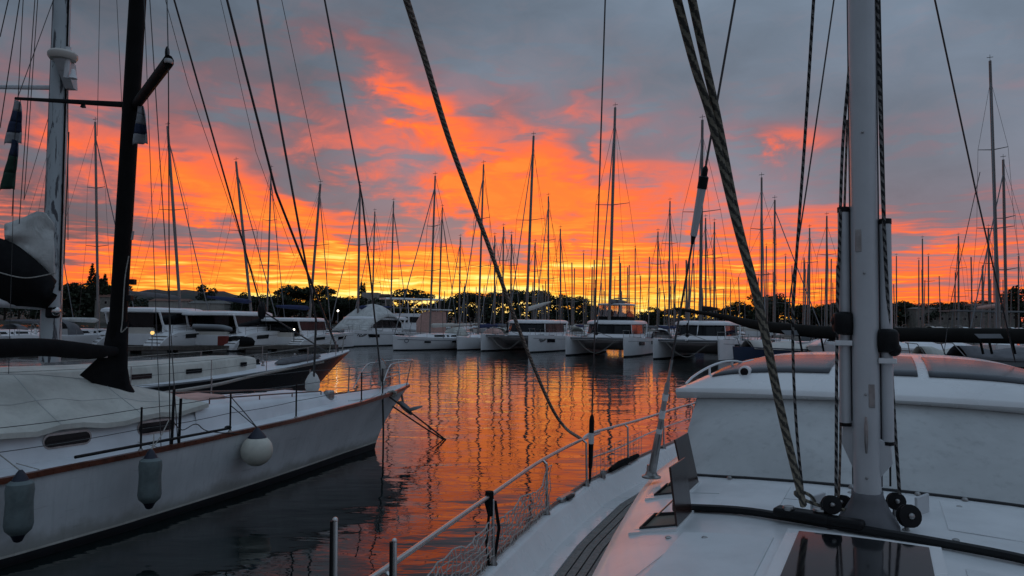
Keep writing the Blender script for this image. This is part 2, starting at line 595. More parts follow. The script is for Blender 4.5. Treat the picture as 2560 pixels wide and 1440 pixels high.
def rope_mat(name, c1, c2, per_m=26.0):
    """braided cover: two yarn colours twisting round the rope"""
    m = bpy.data.materials.new(name)
    m.use_nodes = True
    nt = m.node_tree
    b = nt.nodes['Principled BSDF']
    b.inputs['Roughness'].default_value = 0.9
    tc = nt.nodes.new('ShaderNodeTexCoord')
    sp = nt.nodes.new('ShaderNodeSeparateXYZ')
    nt.links.new(tc.outputs['Object'], sp.inputs[0])
    n = noise(nt, tc.outputs['Object'], 38, 3, 0.65)
    w = (S(nt, sp.outputs[2]) * per_m + S(nt, sp.outputs[0]) * per_m * 1.6 + n * 7.0)._op('SINE')
    f = w.smooth(-0.35, 0.35)
    nt.links.new(mixc(nt, f, c1, c2), b.inputs['Base Color'])
    bn = nt.nodes.new('ShaderNodeBump')
    bn.inputs['Strength'].default_value = 0.5
    bn.inputs['Distance'].default_value = 0.01
    nt.links.new(w.s, bn.inputs['Height'])
    nt.links.new(bn.outputs[0], b.inputs['Normal'])
    M[name] = m


rope_mat('rope_mottled', (0.25, 0.22, 0.165), (0.06, 0.055, 0.045), 118)
rope_mat('rope_fleck', (0.18, 0.17, 0.16), (0.014, 0.014, 0.015), 120)
rope_mat('rope_beige', (0.33, 0.27, 0.22), (0.13, 0.10, 0.085), 120)


def glass_mat(name, tint, opacity):
    m = bpy.data.materials.new(name)
    m.use_nodes = True
    nt = m.node_tree
    out = nt.nodes['Material Output']
    nt.nodes.remove(nt.nodes['Principled BSDF'])
    tr = nt.nodes.new('ShaderNodeBsdfTransparent')
    tr.inputs[0].default_value = (*tint, 1)
    gl = nt.nodes.new('ShaderNodeBsdfGlossy')
    gl.inputs['Roughness'].default_value = 0.05
    gl.inputs[0].default_value = (0.9, 0.9, 0.9, 1)
    mx = nt.nodes.new('ShaderNodeMixShader')
    mx.inputs[0].default_value = opacity
    nt.links.new(tr.outputs[0], mx.inputs[1])
    nt.links.new(gl.outputs[0], mx.inputs[2])
    nt.links.new(mx.outputs[0], out.inputs[0])
    M[name] = m


glass_mat('clear_vinyl', (0.86, 0.76, 0.76), 0.08)
glass_mat('bag_film', (0.75, 0.72, 0.72), 0.10)


def lamp_mat(name, col, strength):
    m = bpy.data.materials.new(name)
    m.use_nodes = True
    b = m.node_tree.nodes['Principled BSDF']
    b.inputs['Base Color'].default_value = (*col, 1)
    b.inputs['Emission Color'].default_value = (*col, 1)
    b.inputs['Emission Strength'].default_value = strength
    M[name] = m


lamp_mat('lamp_white', (1.0, 0.9, 0.72), 5.0)
lamp_mat('lamp_amber', (1.0, 0.62, 0.2), 0.9)


def water_mat():
    m = bpy.data.materials.new('harbour_water')
    m.use_nodes = True
    nt = m.node_tree
    b = nt.nodes['Principled BSDF']
    b.inputs['Base Color'].default_value = (0.006, 0.012, 0.012, 1)
    b.inputs['Roughness'].default_value = 0.012
    b.inputs['IOR'].default_value = 1.34
    tc = nt.nodes.new('ShaderNodeTexCoord')

    def mapped(sx, sy, rz):
        mp = nt.nodes.new('ShaderNodeMapping')
        mp.inputs['Scale'].default_value = (sx, sy, 1)
        mp.inputs['Rotation'].default_value = (0, 0, RAD(rz))
        nt.links.new(tc.outputs['Object'], mp.inputs[0])
        return mp.outputs[0]
    # long soft undulation, ripples lying across the view, and calmer and busier patches
    swell = noise(nt, mapped(0.48, 0.75, 8), 1.0, 2, 0.45, 0.3)
    rip = noise(nt, mapped(0.9, 2.2, -6), 1.35, 3, 0.5, 0.35)
    fine = noise(nt, mapped(2.2, 6.0, 5), 1.6, 2, 0.5, 0.2)
    patch = noise(nt, mapped(0.06, 0.12, 10), 1.0, 2, 0.5).smooth(0.38, 0.62)
    h = swell * 0.036 + rip * 0.0085 + fine * (0.0001 + patch * 0.0014)
    bn = nt.nodes.new('ShaderNodeBump')
    bn.inputs['Strength'].default_value = 1.0
    bn.inputs['Distance'].default_value = 1.0
    nt.links.new(h.s, bn.inputs['Height'])
    nt.links.new(bn.outputs[0], b.inputs['Normal'])
    M['harbour_water'] = m


water_mat()

# ------------------------------------------------------------------ the setting
m = MB()
rows = []
for y in (-60, -10, 5, 20, 45, 90, 200, 330):
    rows.append([Vector((x, y, 0)) for x in (-900, -200, -60, -20, 0, 20, 60, 200, 900)])
m.grid(rows)
kind(m.build('water', 'harbour_water', smooth=False), 'structure')

# low shore behind the moorings, rising inland
rnd = random.Random(3)
m = MB()
rows = []
for y, z in ((318, -0.6), (322, 0.9), (335, 1.4), (380, 2.4), (470, 4.5), (700, 9.0), (1200, 12.0), (9000, 12.0)):
    rows.append([Vector((x * (1 if y < 600 else y / 600), y, z + (0 if y < 330 else rnd.uniform(-0.3, 0.5)))) for x in range(-900, 901, 60)])
m.grid(rows)
kind(m.build('shore', 'soil'), 'structure')

# far hills on the left skyline
m = MB()
rows = []
for k, y in enumerate((1500, 1560, 1640, 1760)):
    row = []
    for i in range(61):
        px = -400 + i * 24
        py = interp([(-400, 735), (150, 752), (330, 728), (400, 722), (470, 728), (560, 730), (640, 742), (760, 760), (1100, 795)], px) + 2.5 * sin(i * 1.7) + 1.6 * sin(i * 0.63)
        top = at(px, py, 1760)
        row.append(Vector((top.x * y / 1760, y, max(8.0, lerp(8.0, top.z, (k / 3) ** 0.6)))))
    rows.append(row)
rows.append([Vector((p.x * 1.3, 2300, 5)) for p in rows[-1]])
m.grid(rows)
kind(m.build('hills', 'hill'), 'structure')

# ------------------------------------------------------------------ the yacht we stand on, looking aft
MX, MY, MZ = 2.03, 4.20, 1.88            # mast step
AFT = RAD(27)


def Y(a, s, z):
    """a metres aft of the mast, s metres to the right of the picture, z above the water"""
    return Vector((MX + a * sin(AFT) + s * cos(AFT), MY + a * cos(AFT) - s * sin(AFT), z))


own = thing('deck_saloon_yacht', 'white deck saloon yacht filling the right foreground, seen from its foredeck', 'yacht', (MX, MY, 0), -AFT)
HB = [(-7.2, 0.02), (-6.0, 0.62), (-4.6, 1.22), (-3.3, 1.72), (-1.67, 2.17), (0, 2.48), (1.5, 2.72), (3.0, 2.85), (4.75, 2.80), (7.0, 2.66), (9.0, 2.3)]
CE = [(-3.2, 0.55), (-2.8, 0.80), (-1.3, 1.20), (-0.26, 1.40), (0.8, 1.58), (1.6, 1.68), (6.5, 1.85), (8.0, 1.7)]


def stations(a0, a1, n):
    return [lerp(a0, a1, i / n) for i in range(n + 1)]


def SH(a):                                # height of the toe rail
    return 1.25 + 0.022 * max(0.0, -a) ** 1.3


m = MB()
rings = []
for a in stations(-7.2, 9.0, 30):
    b = interp(HB, a)
    rings.append([Y(a, -b, SH(a) - 0.005), Y(a, -b * 0.97, 0.6), Y(a, -b * 0.86, 0.05), Y(a, -b * 0.4, -0.35), Y(a, b * 0.4, -0.35), Y(a, b * 0.86, 0.05), Y(a, b * 0.97, 0.6), Y(a, b, SH(a) - 0.005)])
m.loft(rings, closed=False)
m.build('hull', 'gelcoat', own)
# bulwark: flat cap, inner face down to the side deck
for sg in (-1, 1):
    m = MB()
    rows = []
    for a in stations(-7.0, 9.0, 40):
        b = interp(HB, a)
        zt = SH(a)
        rows.append([Y(a, sg * (b + 0.004), zt - 0.05), Y(a, sg * (b + 0.004), zt), Y(a, sg * max(0.01, b - 0.07), zt + 0.003), Y(a, sg * max(0.008, b - 0.10), zt - 0.02), Y(a, sg * max(0.005, b - 0.20), zt - 0.19), Y(a, sg * max(0.003, b - 0.24), zt - 0.2)])
    m.grid(rows)
    m.build('bulwark', 'gelcoat', own, angle=60)
    m = MB()
    pts = [Y(a, sg * (interp(HB, a) - 0.005), SH(a) + 0.018) for a in stations(-6.6, 8.9, 50)]
    m.tube(pts, 0.017, 8)
    m.build('toe_rail', 'varnish', own)
# deck under the planks
m = MB()
rows = []
for a in stations(-7.0, 9.0, 40):
    b = max(0.01, interp(HB, a) - 0.22)
    rows.append([Y(a, s * b, SH(a) - 0.212) for s in (-1, -0.75, -0.5, 0, 0.5, 0.75, 1)])
m.grid(rows)
m.build('deck', 'caulk', own)
# teak planks of the side deck, one strip each
m = MB()
rows = []
for a in stations(-7.0, 9.0, 40):
    b = interp(HB, a)
    rows.append([Y(a, -max(0.004, b - 0.21), SH(a) - 0.197), Y(a, -max(0.003, b - 0.375), SH(a) - 0.193), Y(a, -max(0.002, b - 0.378), SH(a) - 0.212)])
m.grid(rows)
m.build('waterway', 'gelcoat', own, angle=60)
for k in range(7):
    m = MB()
    rows = []
    for a in stations(-2.6, 6.5, 36):
        b = interp(HB, a) - 0.388 - k * 0.078
        z = SH(a) - 0.199
        rows.append([Y(a, -b, z - 0.012), Y(a, -b, z), Y(a, -(b - 0.064), z), Y(a, -(b - 0.064), z - 0.012)])
    m.grid(rows)
    m.build('plank', 'teak', own, smooth=False)

# coachroof
ROOFZ = 1.885


def roof_z(a, s):
    e = interp(CE, a)
    z = ROOFZ - 0.09 * (s / max(0.5, e)) ** 2 - 0.07 * (abs(s) / max(0.5, e)) ** 6
    if a < -2.2:
        z -= 0.16 * ((-2.2 - a) / 1.0) ** 2
    return z


m = MB()
rows = []
for a in stations(-3.2, 6.5, 40):
    e = interp(CE, a)
    row = [Y(a, -(e + 0.16), 1.04), Y(a, -(e + 0.10), 1.45), Y(a, -(e + 0.05), roof_z(a, e) - 0.10), Y(a, -(e + 0.02), roof_z(a, e) - 0.035)]
    row += [Y(a, s * e, roof_z(a, s * e)) for s in (-1.0, -0.96, -0.85, -0.7, -0.5, -0.25, 0, 0.25, 0.5, 0.7, 0.85, 0.96, 1.0)]
    row += [Y(a, e + 0.02, roof_z(a, e) - 0.035), Y(a, e + 0.05, roof_z(a, e) - 0.10), Y(a, e + 0.10, 1.45), Y(a, e + 0.16, 1.04)]
    rows.append(row)
m.grid(rows)
f0 = rows[0]
m.add([p for p in f0], [tuple(range(len(f0)))])
m.build('coachroof', 'gelcoat_deck', own, angle=50)

def roof_quad(mb, a0, a1, s0, s1, dz, th, skew=0.0, n=3):
    rows, rows2 = [], []
    for i in range(n + 1):
        a = lerp(a0, a1, i / n)
        r1, r2 = [], []
        for j in range(n + 1):
            s = lerp(s0, s1, j / n) + skew * (a - a0)
            z = roof_z(a, s) + dz
            r1.append(Y(a, s, z + th))
            r2.append(Y(a, s, z))
        rows.append(r1)
        rows2.append(r2)
    mb.grid(rows)
    mb.grid([rows[0], rows2[0]]).grid([rows2[-1], rows[-1]])
    mb.grid([[r[0] for r in rows2], [r[0] for r in rows]]).grid([[r[-1] for r in rows], [r[-1] for r in rows2]])



# seams moulded in the roof
for pts in ([(0.55, -1.45), (0.42, -0.25)], [(-1.35, -0.98), (-0.5, -0.86)]):
    m = MB()
    P = []
    for i in range(9):
        a, s = lerp(pts[0][0], pts[1][0], i / 8), lerp(pts[0][1], pts[1][1], i / 8)
        P.append(Y(a, s, roof_z(a, s) + 0.001))
    m.tube(P, 0.0018, 5)
    m.build('moulded_seam', 'alloy_mast', own)
for a, s in ((-0.62, -0.78), (-0.62, -0.98), (-0.1, 0.42), (0.75, 0.5), (0.8, -0.12)):
    m = MB().lathe([(0.018, 0), (0.018, 0.004), (0.010, 0.009), (0.001, 0.010)], Y(a, s, roof_z(a, s)), 10)
    m.build('deck_stud', 'chrome_old', own)


# non-skid panels moulded into the roof, a little proud
for (a0, a1, s0, s1) in ((-1.9, -0.52, -0.92, -0.44), (-0.02, 0.86, -0.92, -0.50), (0.10, 0.86, 0.40, 1.30), (-1.9, -0.62, 0.42, 1.05)):
    mb = MB()
    roof_quad(mb, a0, a1, s0, s1, 0.0, 0.0035, n=6)
    mb.build('nonskid_panel', 'nonskid', own, smooth=False)
# big tinted hatch in front of the mast
hf = MB()
roof_quad(hf, -1.62, -0.41, -0.38, 0.335, -0.01, 0.040)
hatch = hf.build('hatch', 'gelcoat', own, bevel=0.012)
hg = MB()
roof_quad(hg, -1.56, -0.46, -0.32, 0.28, 0.024, 0.010)
hg.build('hatch_glass', 'tint', hatch, smooth=False)

# two side hatches standing open
for (a0, a1, s0, s1, hgt, lean) in ((-0.44, -0.12, -1.20, -0.985, 0.335, 0.03), (0.46, 0.80, -1.37, -1.15, 0.36, 0.07)):
    fr = MB()
    for (aa, ab, sa, sb) in ((a0 - 0.05, a0, s0 - 0.05, s1 + 0.02), (a1, a1 + 0.05, s0 - 0.05, s1 + 0.02), (a0, a1, s0 - 0.05, s0), (a0, a1, s1, s1 + 0.02)):
        roof_quad(fr, aa, ab, sa, sb, -0.005, 0.022, n=1)
    port = fr.build('side_hatch', 'gelcoat', own, smooth=False)
    g = MB()
    roof_quad(g, a0, a1, s0, s1, 0.002, 0.004, n=2)
    g.build('opening', 'interior', port, smooth=False)
    g = MB()
    b = 0.010
    for (aa, ab, sa, sb) in ((a0, a0 + b, s0, s1), (a1 - b, a1, s0, s1), (a0 + b, a1 - b, s0, s0 + b), (a0 + b, a1 - b, s1 - b, s1)):
        roof_quad(g, aa, ab, sa, sb, 0.0, 0.026, n=1)
    g.build('gasket', 'rubber', port, smooth=False)
    zl = roof_z(a0, s1) + 0.02
    lid = MB()
    lid.hexa([Y(a0 - 0.02, s1 + 0.004, zl), Y(a0 - 0.02, s1 + 0.016, zl), Y(a1 + 0.02, s1 + 0.016, zl), Y(a1 + 0.02, s1 + 0.004, zl)],
             [Y(a0 - 0.04, s1 - lean, zl + hgt), Y(a0 - 0.04, s1 - lean + 0.012, zl + hgt), Y(a1 + 0.0, s1 - lean + 0.012, zl + hgt), Y(a1 + 0.0, s1 - lean, zl + hgt)])
    lo = lid.build('lid', 'lid_brown', port, smooth=False, bevel=0.004)
    st = MB().tube([Y(a0 + 0.15, s0 + 0.06, zl), Y(a0 + 0.12, s1 - lean * 0.5 - 0.004, zl + hgt * 0.42)], 0.005, 6)
    st.build('stay', 'steel', port)
    hd = MB().box(Y(lerp(a0, a1, 0.4), s1 - lean * 0.55 - 0.008, zl + hgt * 0.55), (0.012, 0.05, 0.014), -AFT)
    hd.build('lid_handle', 'black_plastic', lo)

# genoa track across the roof in front of the mast
m = MB()
pts = [(-0.02, -1.06), (-0.07, -0.7), (-0.16, -0.4), (-0.265, 0.0), (-0.31, 0.35), (-0.36, 0.75), (-0.42, 1.2)]
P = [Y(a, s, roof_z(a, s) + 0.026) for a, s in pts]
m.tube(smooth_curve(P, 4), 0.024, 8, flat=1.3)
trk = m.build('traveller_track', 'black_plastic', own)
for i in (0, 6):
    a, s = pts[i]
    MB().box(Y(a, s, roof_z(a, s) + 0.03), (0.10, 0.06, 0.07), -AFT).build('track_end', 'rubber', trk, bevel=0.015)
m = MB()
m.box(Y(-0.19, -0.33, roof_z(-0.1, -0.28) + 0.055), (0.30, 0.11, 0.05), -AFT - 0.2)
m.box(Y(-0.235, -0.12, roof_z(-0.1, -0.1) + 0.05), (0.22, 0.09, 0.045), -AFT - 0.2)
car = m.build('traveller_car', 'black_plastic', own, bevel=0.016)
for ds in (-0.40, -0.24):
    MB().lathe([(0.030, 0), (0.034, 0.012), (0.030, 0.022), (0.012, 0.026)], Y(-0.20, ds, roof_z(-0.1, ds) + 0.078), 14).build('sheave', 'chrome_old', car)

# mast ---------------------------------------------------------------
def mast_ring(z, w, d, n=28):
    r = []
    for k in range(n):
        t = 2 * pi * k / n
        cx, cy = cos(t), sin(t)
        q = 0.72
        r.append(Y(math.copysign(abs(cy) ** q, cy) * d, math.copysign(abs(cx) ** q, cx) * w, z))
    return r


m = MB()
m.loft([mast_ring(z, 0.072, 0.115) for z in (1.9, 3, 5, 9, 14, 19)])
mast = m.build('mast', 'alloy_mast', own, angle=30)
# sail groove and stiffening ribs on the sides
for s in (-0.0725, 0.0725):
    m = MB()
    m.hexa([Y(-0.016, s - 0.006, 2.1), Y(-0.016, s + 0.006, 2.1), Y(0.016, s + 0.006, 2.1), Y(0.016, s - 0.006, 2.1)],
           [Y(-0.016, s - 0.006, 18), Y(-0.016, s + 0.006, 18), Y(0.016, s + 0.006, 18), Y(0.016, s - 0.006, 18)])
    m.build('mast_groove', 'grey_canvas', mast, smooth=False)
m = MB()
rings = []
for z, k in ((1.80, 2.35), (1.83, 2.3), (1.90, 2.05), (1.97, 1.42), (2.03, 1.12), (2.065, 1.07), (2.07, 1.0)):
    ring = mast_ring(z, 0.076 * k, 0.118 * min(k, 1.8))
    ring = [p + Vector((rnd.uniform(-1, 1), rnd.uniform(-1, 1), 0)) * 0.006 for p in ring]
    rings.append(ring)
m.loft(rings)
m.build('mast_boot', 'grey_canvas', own, angle=70)
m = MB()
m.lathe([(0.255, 0), (0.255, 0.02), (0.22, 0.035), (0.10, 0.04)], Y(0, 0, 1.845), 24)
m.build('mast_collar', 'black_plastic', own)

# mast fittings: rivets, exit plates and a cleat on the front face
for z in (2.16, 2.62, 3.3, 4.1):
    c = Y(-0.117, 0.0, z)
    mb = MB().ball(c, (0.008, 0.008, 0.008), 8, 5)
    mb.build('rivet', 'chrome_old', mast)
for z, s_ in ((2.55, 0.030), (3.42, -0.028)):
    mb = MB().hexa([Y(-0.1165, s_ - 0.016, z), Y(-0.1165, s_ + 0.016, z), Y(-0.105, s_ + 0.016, z), Y(-0.105, s_ - 0.016, z)], [Y(-0.1165, s_ - 0.016, z + 0.13), Y(-0.1165, s_ + 0.016, z + 0.13), Y(-0.105, s_ + 0.016, z + 0.13), Y(-0.105, s_ - 0.016, z + 0.13)])
    mb.build('exit_plate', 'chrome_old', mast, bevel=0.003)
mb = MB().tube([Y(-0.135, 0.0, 2.30), Y(-0.140, 0.0, 2.36), Y(-0.140, 0.0, 2.44), Y(-0.135, 0.0, 2.50)], [0.006, 0.010, 0.010, 0.006], 8)
mb.build('cleat', 'chrome_old', mast)
# two stowed poles beside the mast with clamps, knobs and lower fins
for (sg, ztop, zbot, zk, zc, zfin) in ((-1, 3.66, 2.45, 3.02, 2.905, 2.25), (1, 3.58, 2.36, 2.925, 2.81, 2.22)):
    s = sg * 0.108
    m = MB()
    rings = []
    for z in (zbot, zbot + 0.01, zk - 0.12, ztop):
        rings.append([Y(-0.03 + 0.034 * sin(t) , s + 0.031 * cos(t), z) for t in [2 * pi * k / 14 for k in range(14)]])
    m.loft(rings)
    pole = m.build('stowed_pole', 'alloy_mast', own)
    for z0, z1 in ((ztop, ztop + 0.03), (zbot - 0.02, zbot - 0.001)):
        m = MB()
        m.loft([[Y(-0.03 + 0.036 * sin(t), s + 0.033 * cos(t), z) for t in [2 * pi * k / 14 for k in range(14)]] for z in (z0, z1)])
        m.build('pole_cap', 'black_plastic', pole)
    m = MB()
    m.lathe([(0.02, -0.068), (0.048, -0.060), (0.060, -0.03), (0.060, 0.03), (0.050, 0.058), (0.02, 0.064)], Y(-0.06, s * 1.04, zk), 9)
    m.ball(Y(-0.06, s * 1.34, zk - 0.03 * sg - 0.02), (0.036, 0.036, 0.04), 12, 8)
    m.box(Y(-0.05, s * 0.72, zk - 0.01), (0.09, 0.05, 0.12), -AFT)
    m.build('clamp_knob', 'black_plastic', pole, bevel=0.01)
    m = MB().box(Y(-0.055, s * 1.03, zc), (0.092, 0.075, 0.030), -AFT)
    m.build('pole_clip', 'gelcoat', pole, bevel=0.005)
    m = MB()
    f = [Y(-0.03, s * 1.15, zbot - 0.02), Y(-0.03, s * 0.55, zbot + 0.02), Y(-0.03, s * 0.60, zfin - 0.07), Y(-0.03, s * 0.70, zfin - 0.05), Y(-0.03, s * 1.20, zbot - 0.12)]
    if sg > 0:
        f = f[::-1]
    m.slab(f, 0.03)
    m.build('lower_fin', 'alloy_mast', pole, bevel=0.006)

# turning blocks and organisers at the mast foot
for (px, py, d, r, tilt) in ((2078, 1262, 4.12, 0.052, 0.3), (2109, 1256, 4.3, 0.042, -0.3), (2240, 1253, 4.25, 0.050, 0.25), (2272, 1290, 4.05, 0.062, 0.5)):
    c = at(px, py, d)
    mb = MB()
    prof = [(0.002, -0.022), (r, -0.020), (r, -0.012), (r * 0.82, -0.008), (r * 0.82, 0.008), (r, 0.012), (r, 0.020), (r * 0.5, 0.024), (0.002, 0.025)]
    mb.lathe(prof, (0, 0, 0), 18)
    R3 = Matrix.Rotation(-AFT + tilt, 3, 'Z') @ Matrix.Rotation(RAD(78), 3, 'X')
    mb.v = [c + R3 @ v for v in mb.v]
    blk = mb.build('turning_block', 'black_plastic', own)
    mb = MB()
    base = Y(*[0, 0, 0])
    mb.tube([c, Vector((c.x, c.y + 0.03, ROOFZ - 0.01))], 0.013, 8)
    mb.lathe([(0.02, 0), (0.02, 0.008), (0.012, 0.014)], Vector((c.x, c.y + 0.03, ROOFZ - 0.006)), 10)
    mb.build('block_shackle', 'chrome_old', blk)
    mb = MB().ball((0, 0, 0.03), (r * 0.28, r * 0.28, 0.012), 10, 6)
    mb.v = [c + R3 @ v for v in mb.v]
    mb.build('sheave_pin', 'chrome_old', blk)
# deck organiser cheek plates standing on edge
for px, py, ln in ((2045, 1235, 0.16), (2305, 1262, 0.18)):
    c = at(px, py, 4.45)
    mb = MB().box((c.x, c.y, ROOFZ + 0.045), (0.018, ln, 0.12), -AFT - 0.4)
    mb.build('cheek_plate', 'alloy_mast', own, bevel=0.005)

# windscreen under a fitted canvas cover -------------------------------
def lip(s):                                 # underside of the hardtop's front edge
    return 2.0 + 0.22 * (abs(s) / 1.6) ** 3, 2.385 - 0.075 * (abs(s) / 1.6) ** 2


m = MB()
rows = []
N = 40
for i in range(11):
    t = i / 10
    row = []
    for j in range(N + 1):
        s = lerp(-1.42, 1.42, j / N)
        a0 = 1.0 + 0.12 * abs(s / 1.42) ** 2 + 0.22 * abs(s / 1.42) ** 8
        z0 = roof_z(a0, s) + 0.004
        s1 = s * 1.03
        a1, z1 = lip(s1)
        a1 += 0.02
        bulge = 0.010 * exp(-((t - 0.06) / 0.10) ** 2) * sin(s * 21 + 3 * sin(s * 4)) + 0.020 * sin(pi * t) * (1 + 0.5 * sin(s * 5.0)) - 0.014 * sin(pi * t) ** 2 * cos(s * 7.3 + 1)
        tuck = 0.035 * exp(-((t - 0.93) / 0.05) ** 2)
        row.append(Y(lerp(a0, a1, t) - bulge + tuck, lerp(s, s1, t), lerp(z0, z1, t)))
    rows.append(row)
m.grid(rows)
for sg in (-1, 1):                          # side curtains running aft
    rows = []
    for i in range(7):
        t = i / 6
        row = []
        for j in range(9):
            q = j / 8
            b = rows_b = None
            s0, s1 = 1.42 + 0.16 * q, 1.4626 + 0.10 * q
            a0 = 1.34 + 3.4 * q
            la, lz = lip(1.4626)
            a1 = la + 0.02 + 3.2 * q
            row.append(Y(lerp(a0, a1, t), sg * lerp(s0, s1, t), lerp(roof_z(a0, s0) + 0.004, lz, t)))
        rows.append(row)
    m.grid(rows)
cover = m.build('windscreen_cover', 'canvas_grey', own, angle=60)
m = MB()
P = []
for j in range(33):
    s = lerp(-1.42, 1.42, j / 32)
    a0 = 1.0 + 0.12 * abs(s / 1.42) ** 2 + 0.22 * abs(s / 1.42) ** 8
    P.append(Y(a0 - 0.012, s, roof_z(a0, s) + 0.008))
m.tube(P, 0.010, 6)
m.build('cover_hem', 'rubber', cover)
for s in (-0.95, -0.12, 0.28, 0.55, 1.1):
    a0 = 0.985 + 0.12 * abs(s / 1.42) ** 2
    MB().lathe([(0.020, 0), (0.020, 0.006), (0.012, 0.016), (0.003, 0.018)], Y(a0 - 0.03, s, roof_z(a0, s) + 0.004), 12).build('hem_fastener', 'chrome_old', cover)

# hardtop -------------------------------------------------------------
def top_z(a, s):
    q = abs(s) / 1.66
    t = max(0.0, a - 2.05)
    rise = 0.205 * (1 - exp(-t / 0.34)) + 0.075 * (1 - exp(-t / 1.2))
    if a > 5:
        rise -= 0.05 * (a - 5)
    return 2.445 + rise * (1 - q ** 5.0) * 0.93 - 0.045 * q ** 2.5


m = MB()
rows = []
SS = [lerp(-1.66, 1.66, j / 44) for j in range(45)]
for k, a in enumerate([0, 0.01, 0.03, 0.08, 0.16, 0.28, 0.42, 0.6, 0.85, 1.2, 1.7, 2.3, 3.0, 3.8]):
    row = []
    for s in SS:
        a0, zl = lip(s)
        aa = a0 - 0.05 + a * (1.0 - 0.30 * (abs(s) / 1.66) ** 2)
        z = top_z(2.05 + a, s) + (0.0 if k else -0.03)
        row.append(Y(aa, s, z))
    rows.append(row)
under = [Y(lip(s)[0], s, lip(s)[1]) for s in SS]
m.grid([[Y(lip(s)[0] + 2.6, s * 0.97, lip(s)[1] - 0.0) for s in SS], under, rows[0]])
m.grid(rows)
ht = m.build('hardtop', 'gelcoat', own, angle=70)


def top_patch(a0, a1, s0, s1, dz, sk=0.0):
    mb = MB()
    rows = []
    for i in range(9):
        a = lerp(a0, a1, i / 8)
        row = []
        for j in range(17):
            s = lerp(s0, s1, j / 16)
            if sk:
                s += sk * (a - a0) * (1 if j > 8 else 0) * (j - 8) / 8
            la = lip(s)[0] - 0.05 + a * (1.0 - 0.30 * (abs(s) / 1.66) ** 2)
            row.append(Y(la, s, top_z(2.05 + a, s) + dz))
        rows.append(row)
    return mb.grid(rows)


for (s0, s1, sk) in ((-1.36, -0.34, 0.05), (-0.2, 0.34, 0), (0.42, 1.50, 0)):
    top_patch(0.36, 1.9, s0, s1, 0.007, sk).build('roof_window', 'roof_glass', ht, solid=0.008)
# grab rail at the left end, small deck light, vent
m = MB()
P = []
for i in range(13):
    t = i / 12
    s = lerp(-1.60, -1.12, t)
    a = 2.35 + 0.9 * t
    P.append(Y(a, s, top_z(2.05 + (a - 2.2), s) + 0.02 + 0.075 * sin(pi * min(1, t * 1.25)) ** 0.6))
m.tube(P, 0.012, 8)
P2 = [P[4] + Vector((0, 0, -0.085)), P[4]]
m.tube(P2, 0.012, 6).tube([P[8] + Vector((0, 0, -0.085)), P[8]], 0.012, 6)
m.build('grab_rail', 'gelcoat', ht)
c = Y(lip(-1.05)[0] + 0.22, -1.05, 2.575)
mb = MB()
mb.lathe([(0.001, 0), (0.040, 0.0), (0.052, 0.008), (0.055, 0.03), (0.050, 0.12)], (0, 0, 0), 18)
R3 = Matrix.Rotation(-AFT, 3, 'Z') @ Matrix.Rotation(RAD(-90), 3, 'X')
mb.v = [c + R3 @ v for v in mb.v]
dl = mb.build('deck_light', 'gelcoat', ht)
mb = MB().lathe([(0.001, -0.004), (0.036, -0.003), (0.036, 0.002)], (0, 0, 0), 16)
mb.v = [c + R3 @ v for v in mb.v]
mb.build('light_lens', 'tint', dl)

# guard rail, stanchions and netting along the left side ----------------
RAIL = [(-2.6, 2.00), (-1.67, 2.15), (0.07, 2.48), (1.53, 2.73), (2.85, 2.85), (3.4, 2.86)]
rz = 1.74
m = MB()
P = [Y(a, -s, rz + 0.03 * max(0, -a) * 0.3) for a, s in RAIL]
m.tube(smooth_curve(P, 5), 0.0165, 12)
rail = m.build('guard_rail', 'steel', own)
m = MB()
P = [Y(2.86, -2.86, rz - 0.005), Y(3.1, -2.86, rz + 0.028), Y(3.7, -2.84, rz + 0.02), Y(4.75, -2.80, rz), Y(6.0, -2.73, rz), Y(7.0, -2.66, rz), Y(7.5, -2.6, rz - 0.02), Y(7.7, -2.55, rz - 0.3)]
m.tube(smooth_curve(P, 5), 0.0165, 12)
m.build('guard_rail', 'steel', own)
m = MB()
P = [Y(3.05, -2.85, 1.50), Y(4.0, -2.83, 1.48), Y(5.3, -2.77, 1.52), Y(7.0, -2.66, 1.52)]
m.tube(smooth_curve(P, 5), 0.010, 8)
m.build('guard_rail', 'steel', own)
for a, s in ((-1.6, 2.17), (0.07, 2.48), (1.53, 2.73), (2.82, 2.84), (4.2, 2.82), (5.6, 2.75), (7.0, 2.66)):
    m = MB()
    b = interp(HB, a) - 0.05
    zt = rz + 0.009 * max(0, -a)
    m.tube([Y(a, -b, SH(a)), Y(a, -(b + 0.01), zt - 0.03), Y(a, -(b + 0.045), zt - 0.004)], 0.0125, 8)
    st = m.build('stanchion', 'steel', own)
    MB().lathe([(0.030, 0), (0.030, 0.01), (0.018, 0.03), (0.015, 0.06)], Y(a, -b, SH(a) + 0.002), 10).build('stanchion_base', 'chrome_old', st)
# black padding and lashing on one stanchion
m = MB()
m.tube([Y(0.06, -2.475, 1.775), Y(0.06, -2.478, 1.70), Y(0.05, -2.46, 1.60)], [0.03, 0.035, 0.018], 10)
m.tube([Y(0.10, -2.45, 1.70), Y(0.13, -2.43, 1.5), Y(0.08, -2.44, 1.28)], 0.012, 6)
m.tube([Y(0.02, -2.45, 1.68), Y(-0.06, -2.43, 1.45), Y(0.0, -2.44, 1.27)], 0.010, 6)
m.build('stanchion_lashing', 'black_canvas', own)
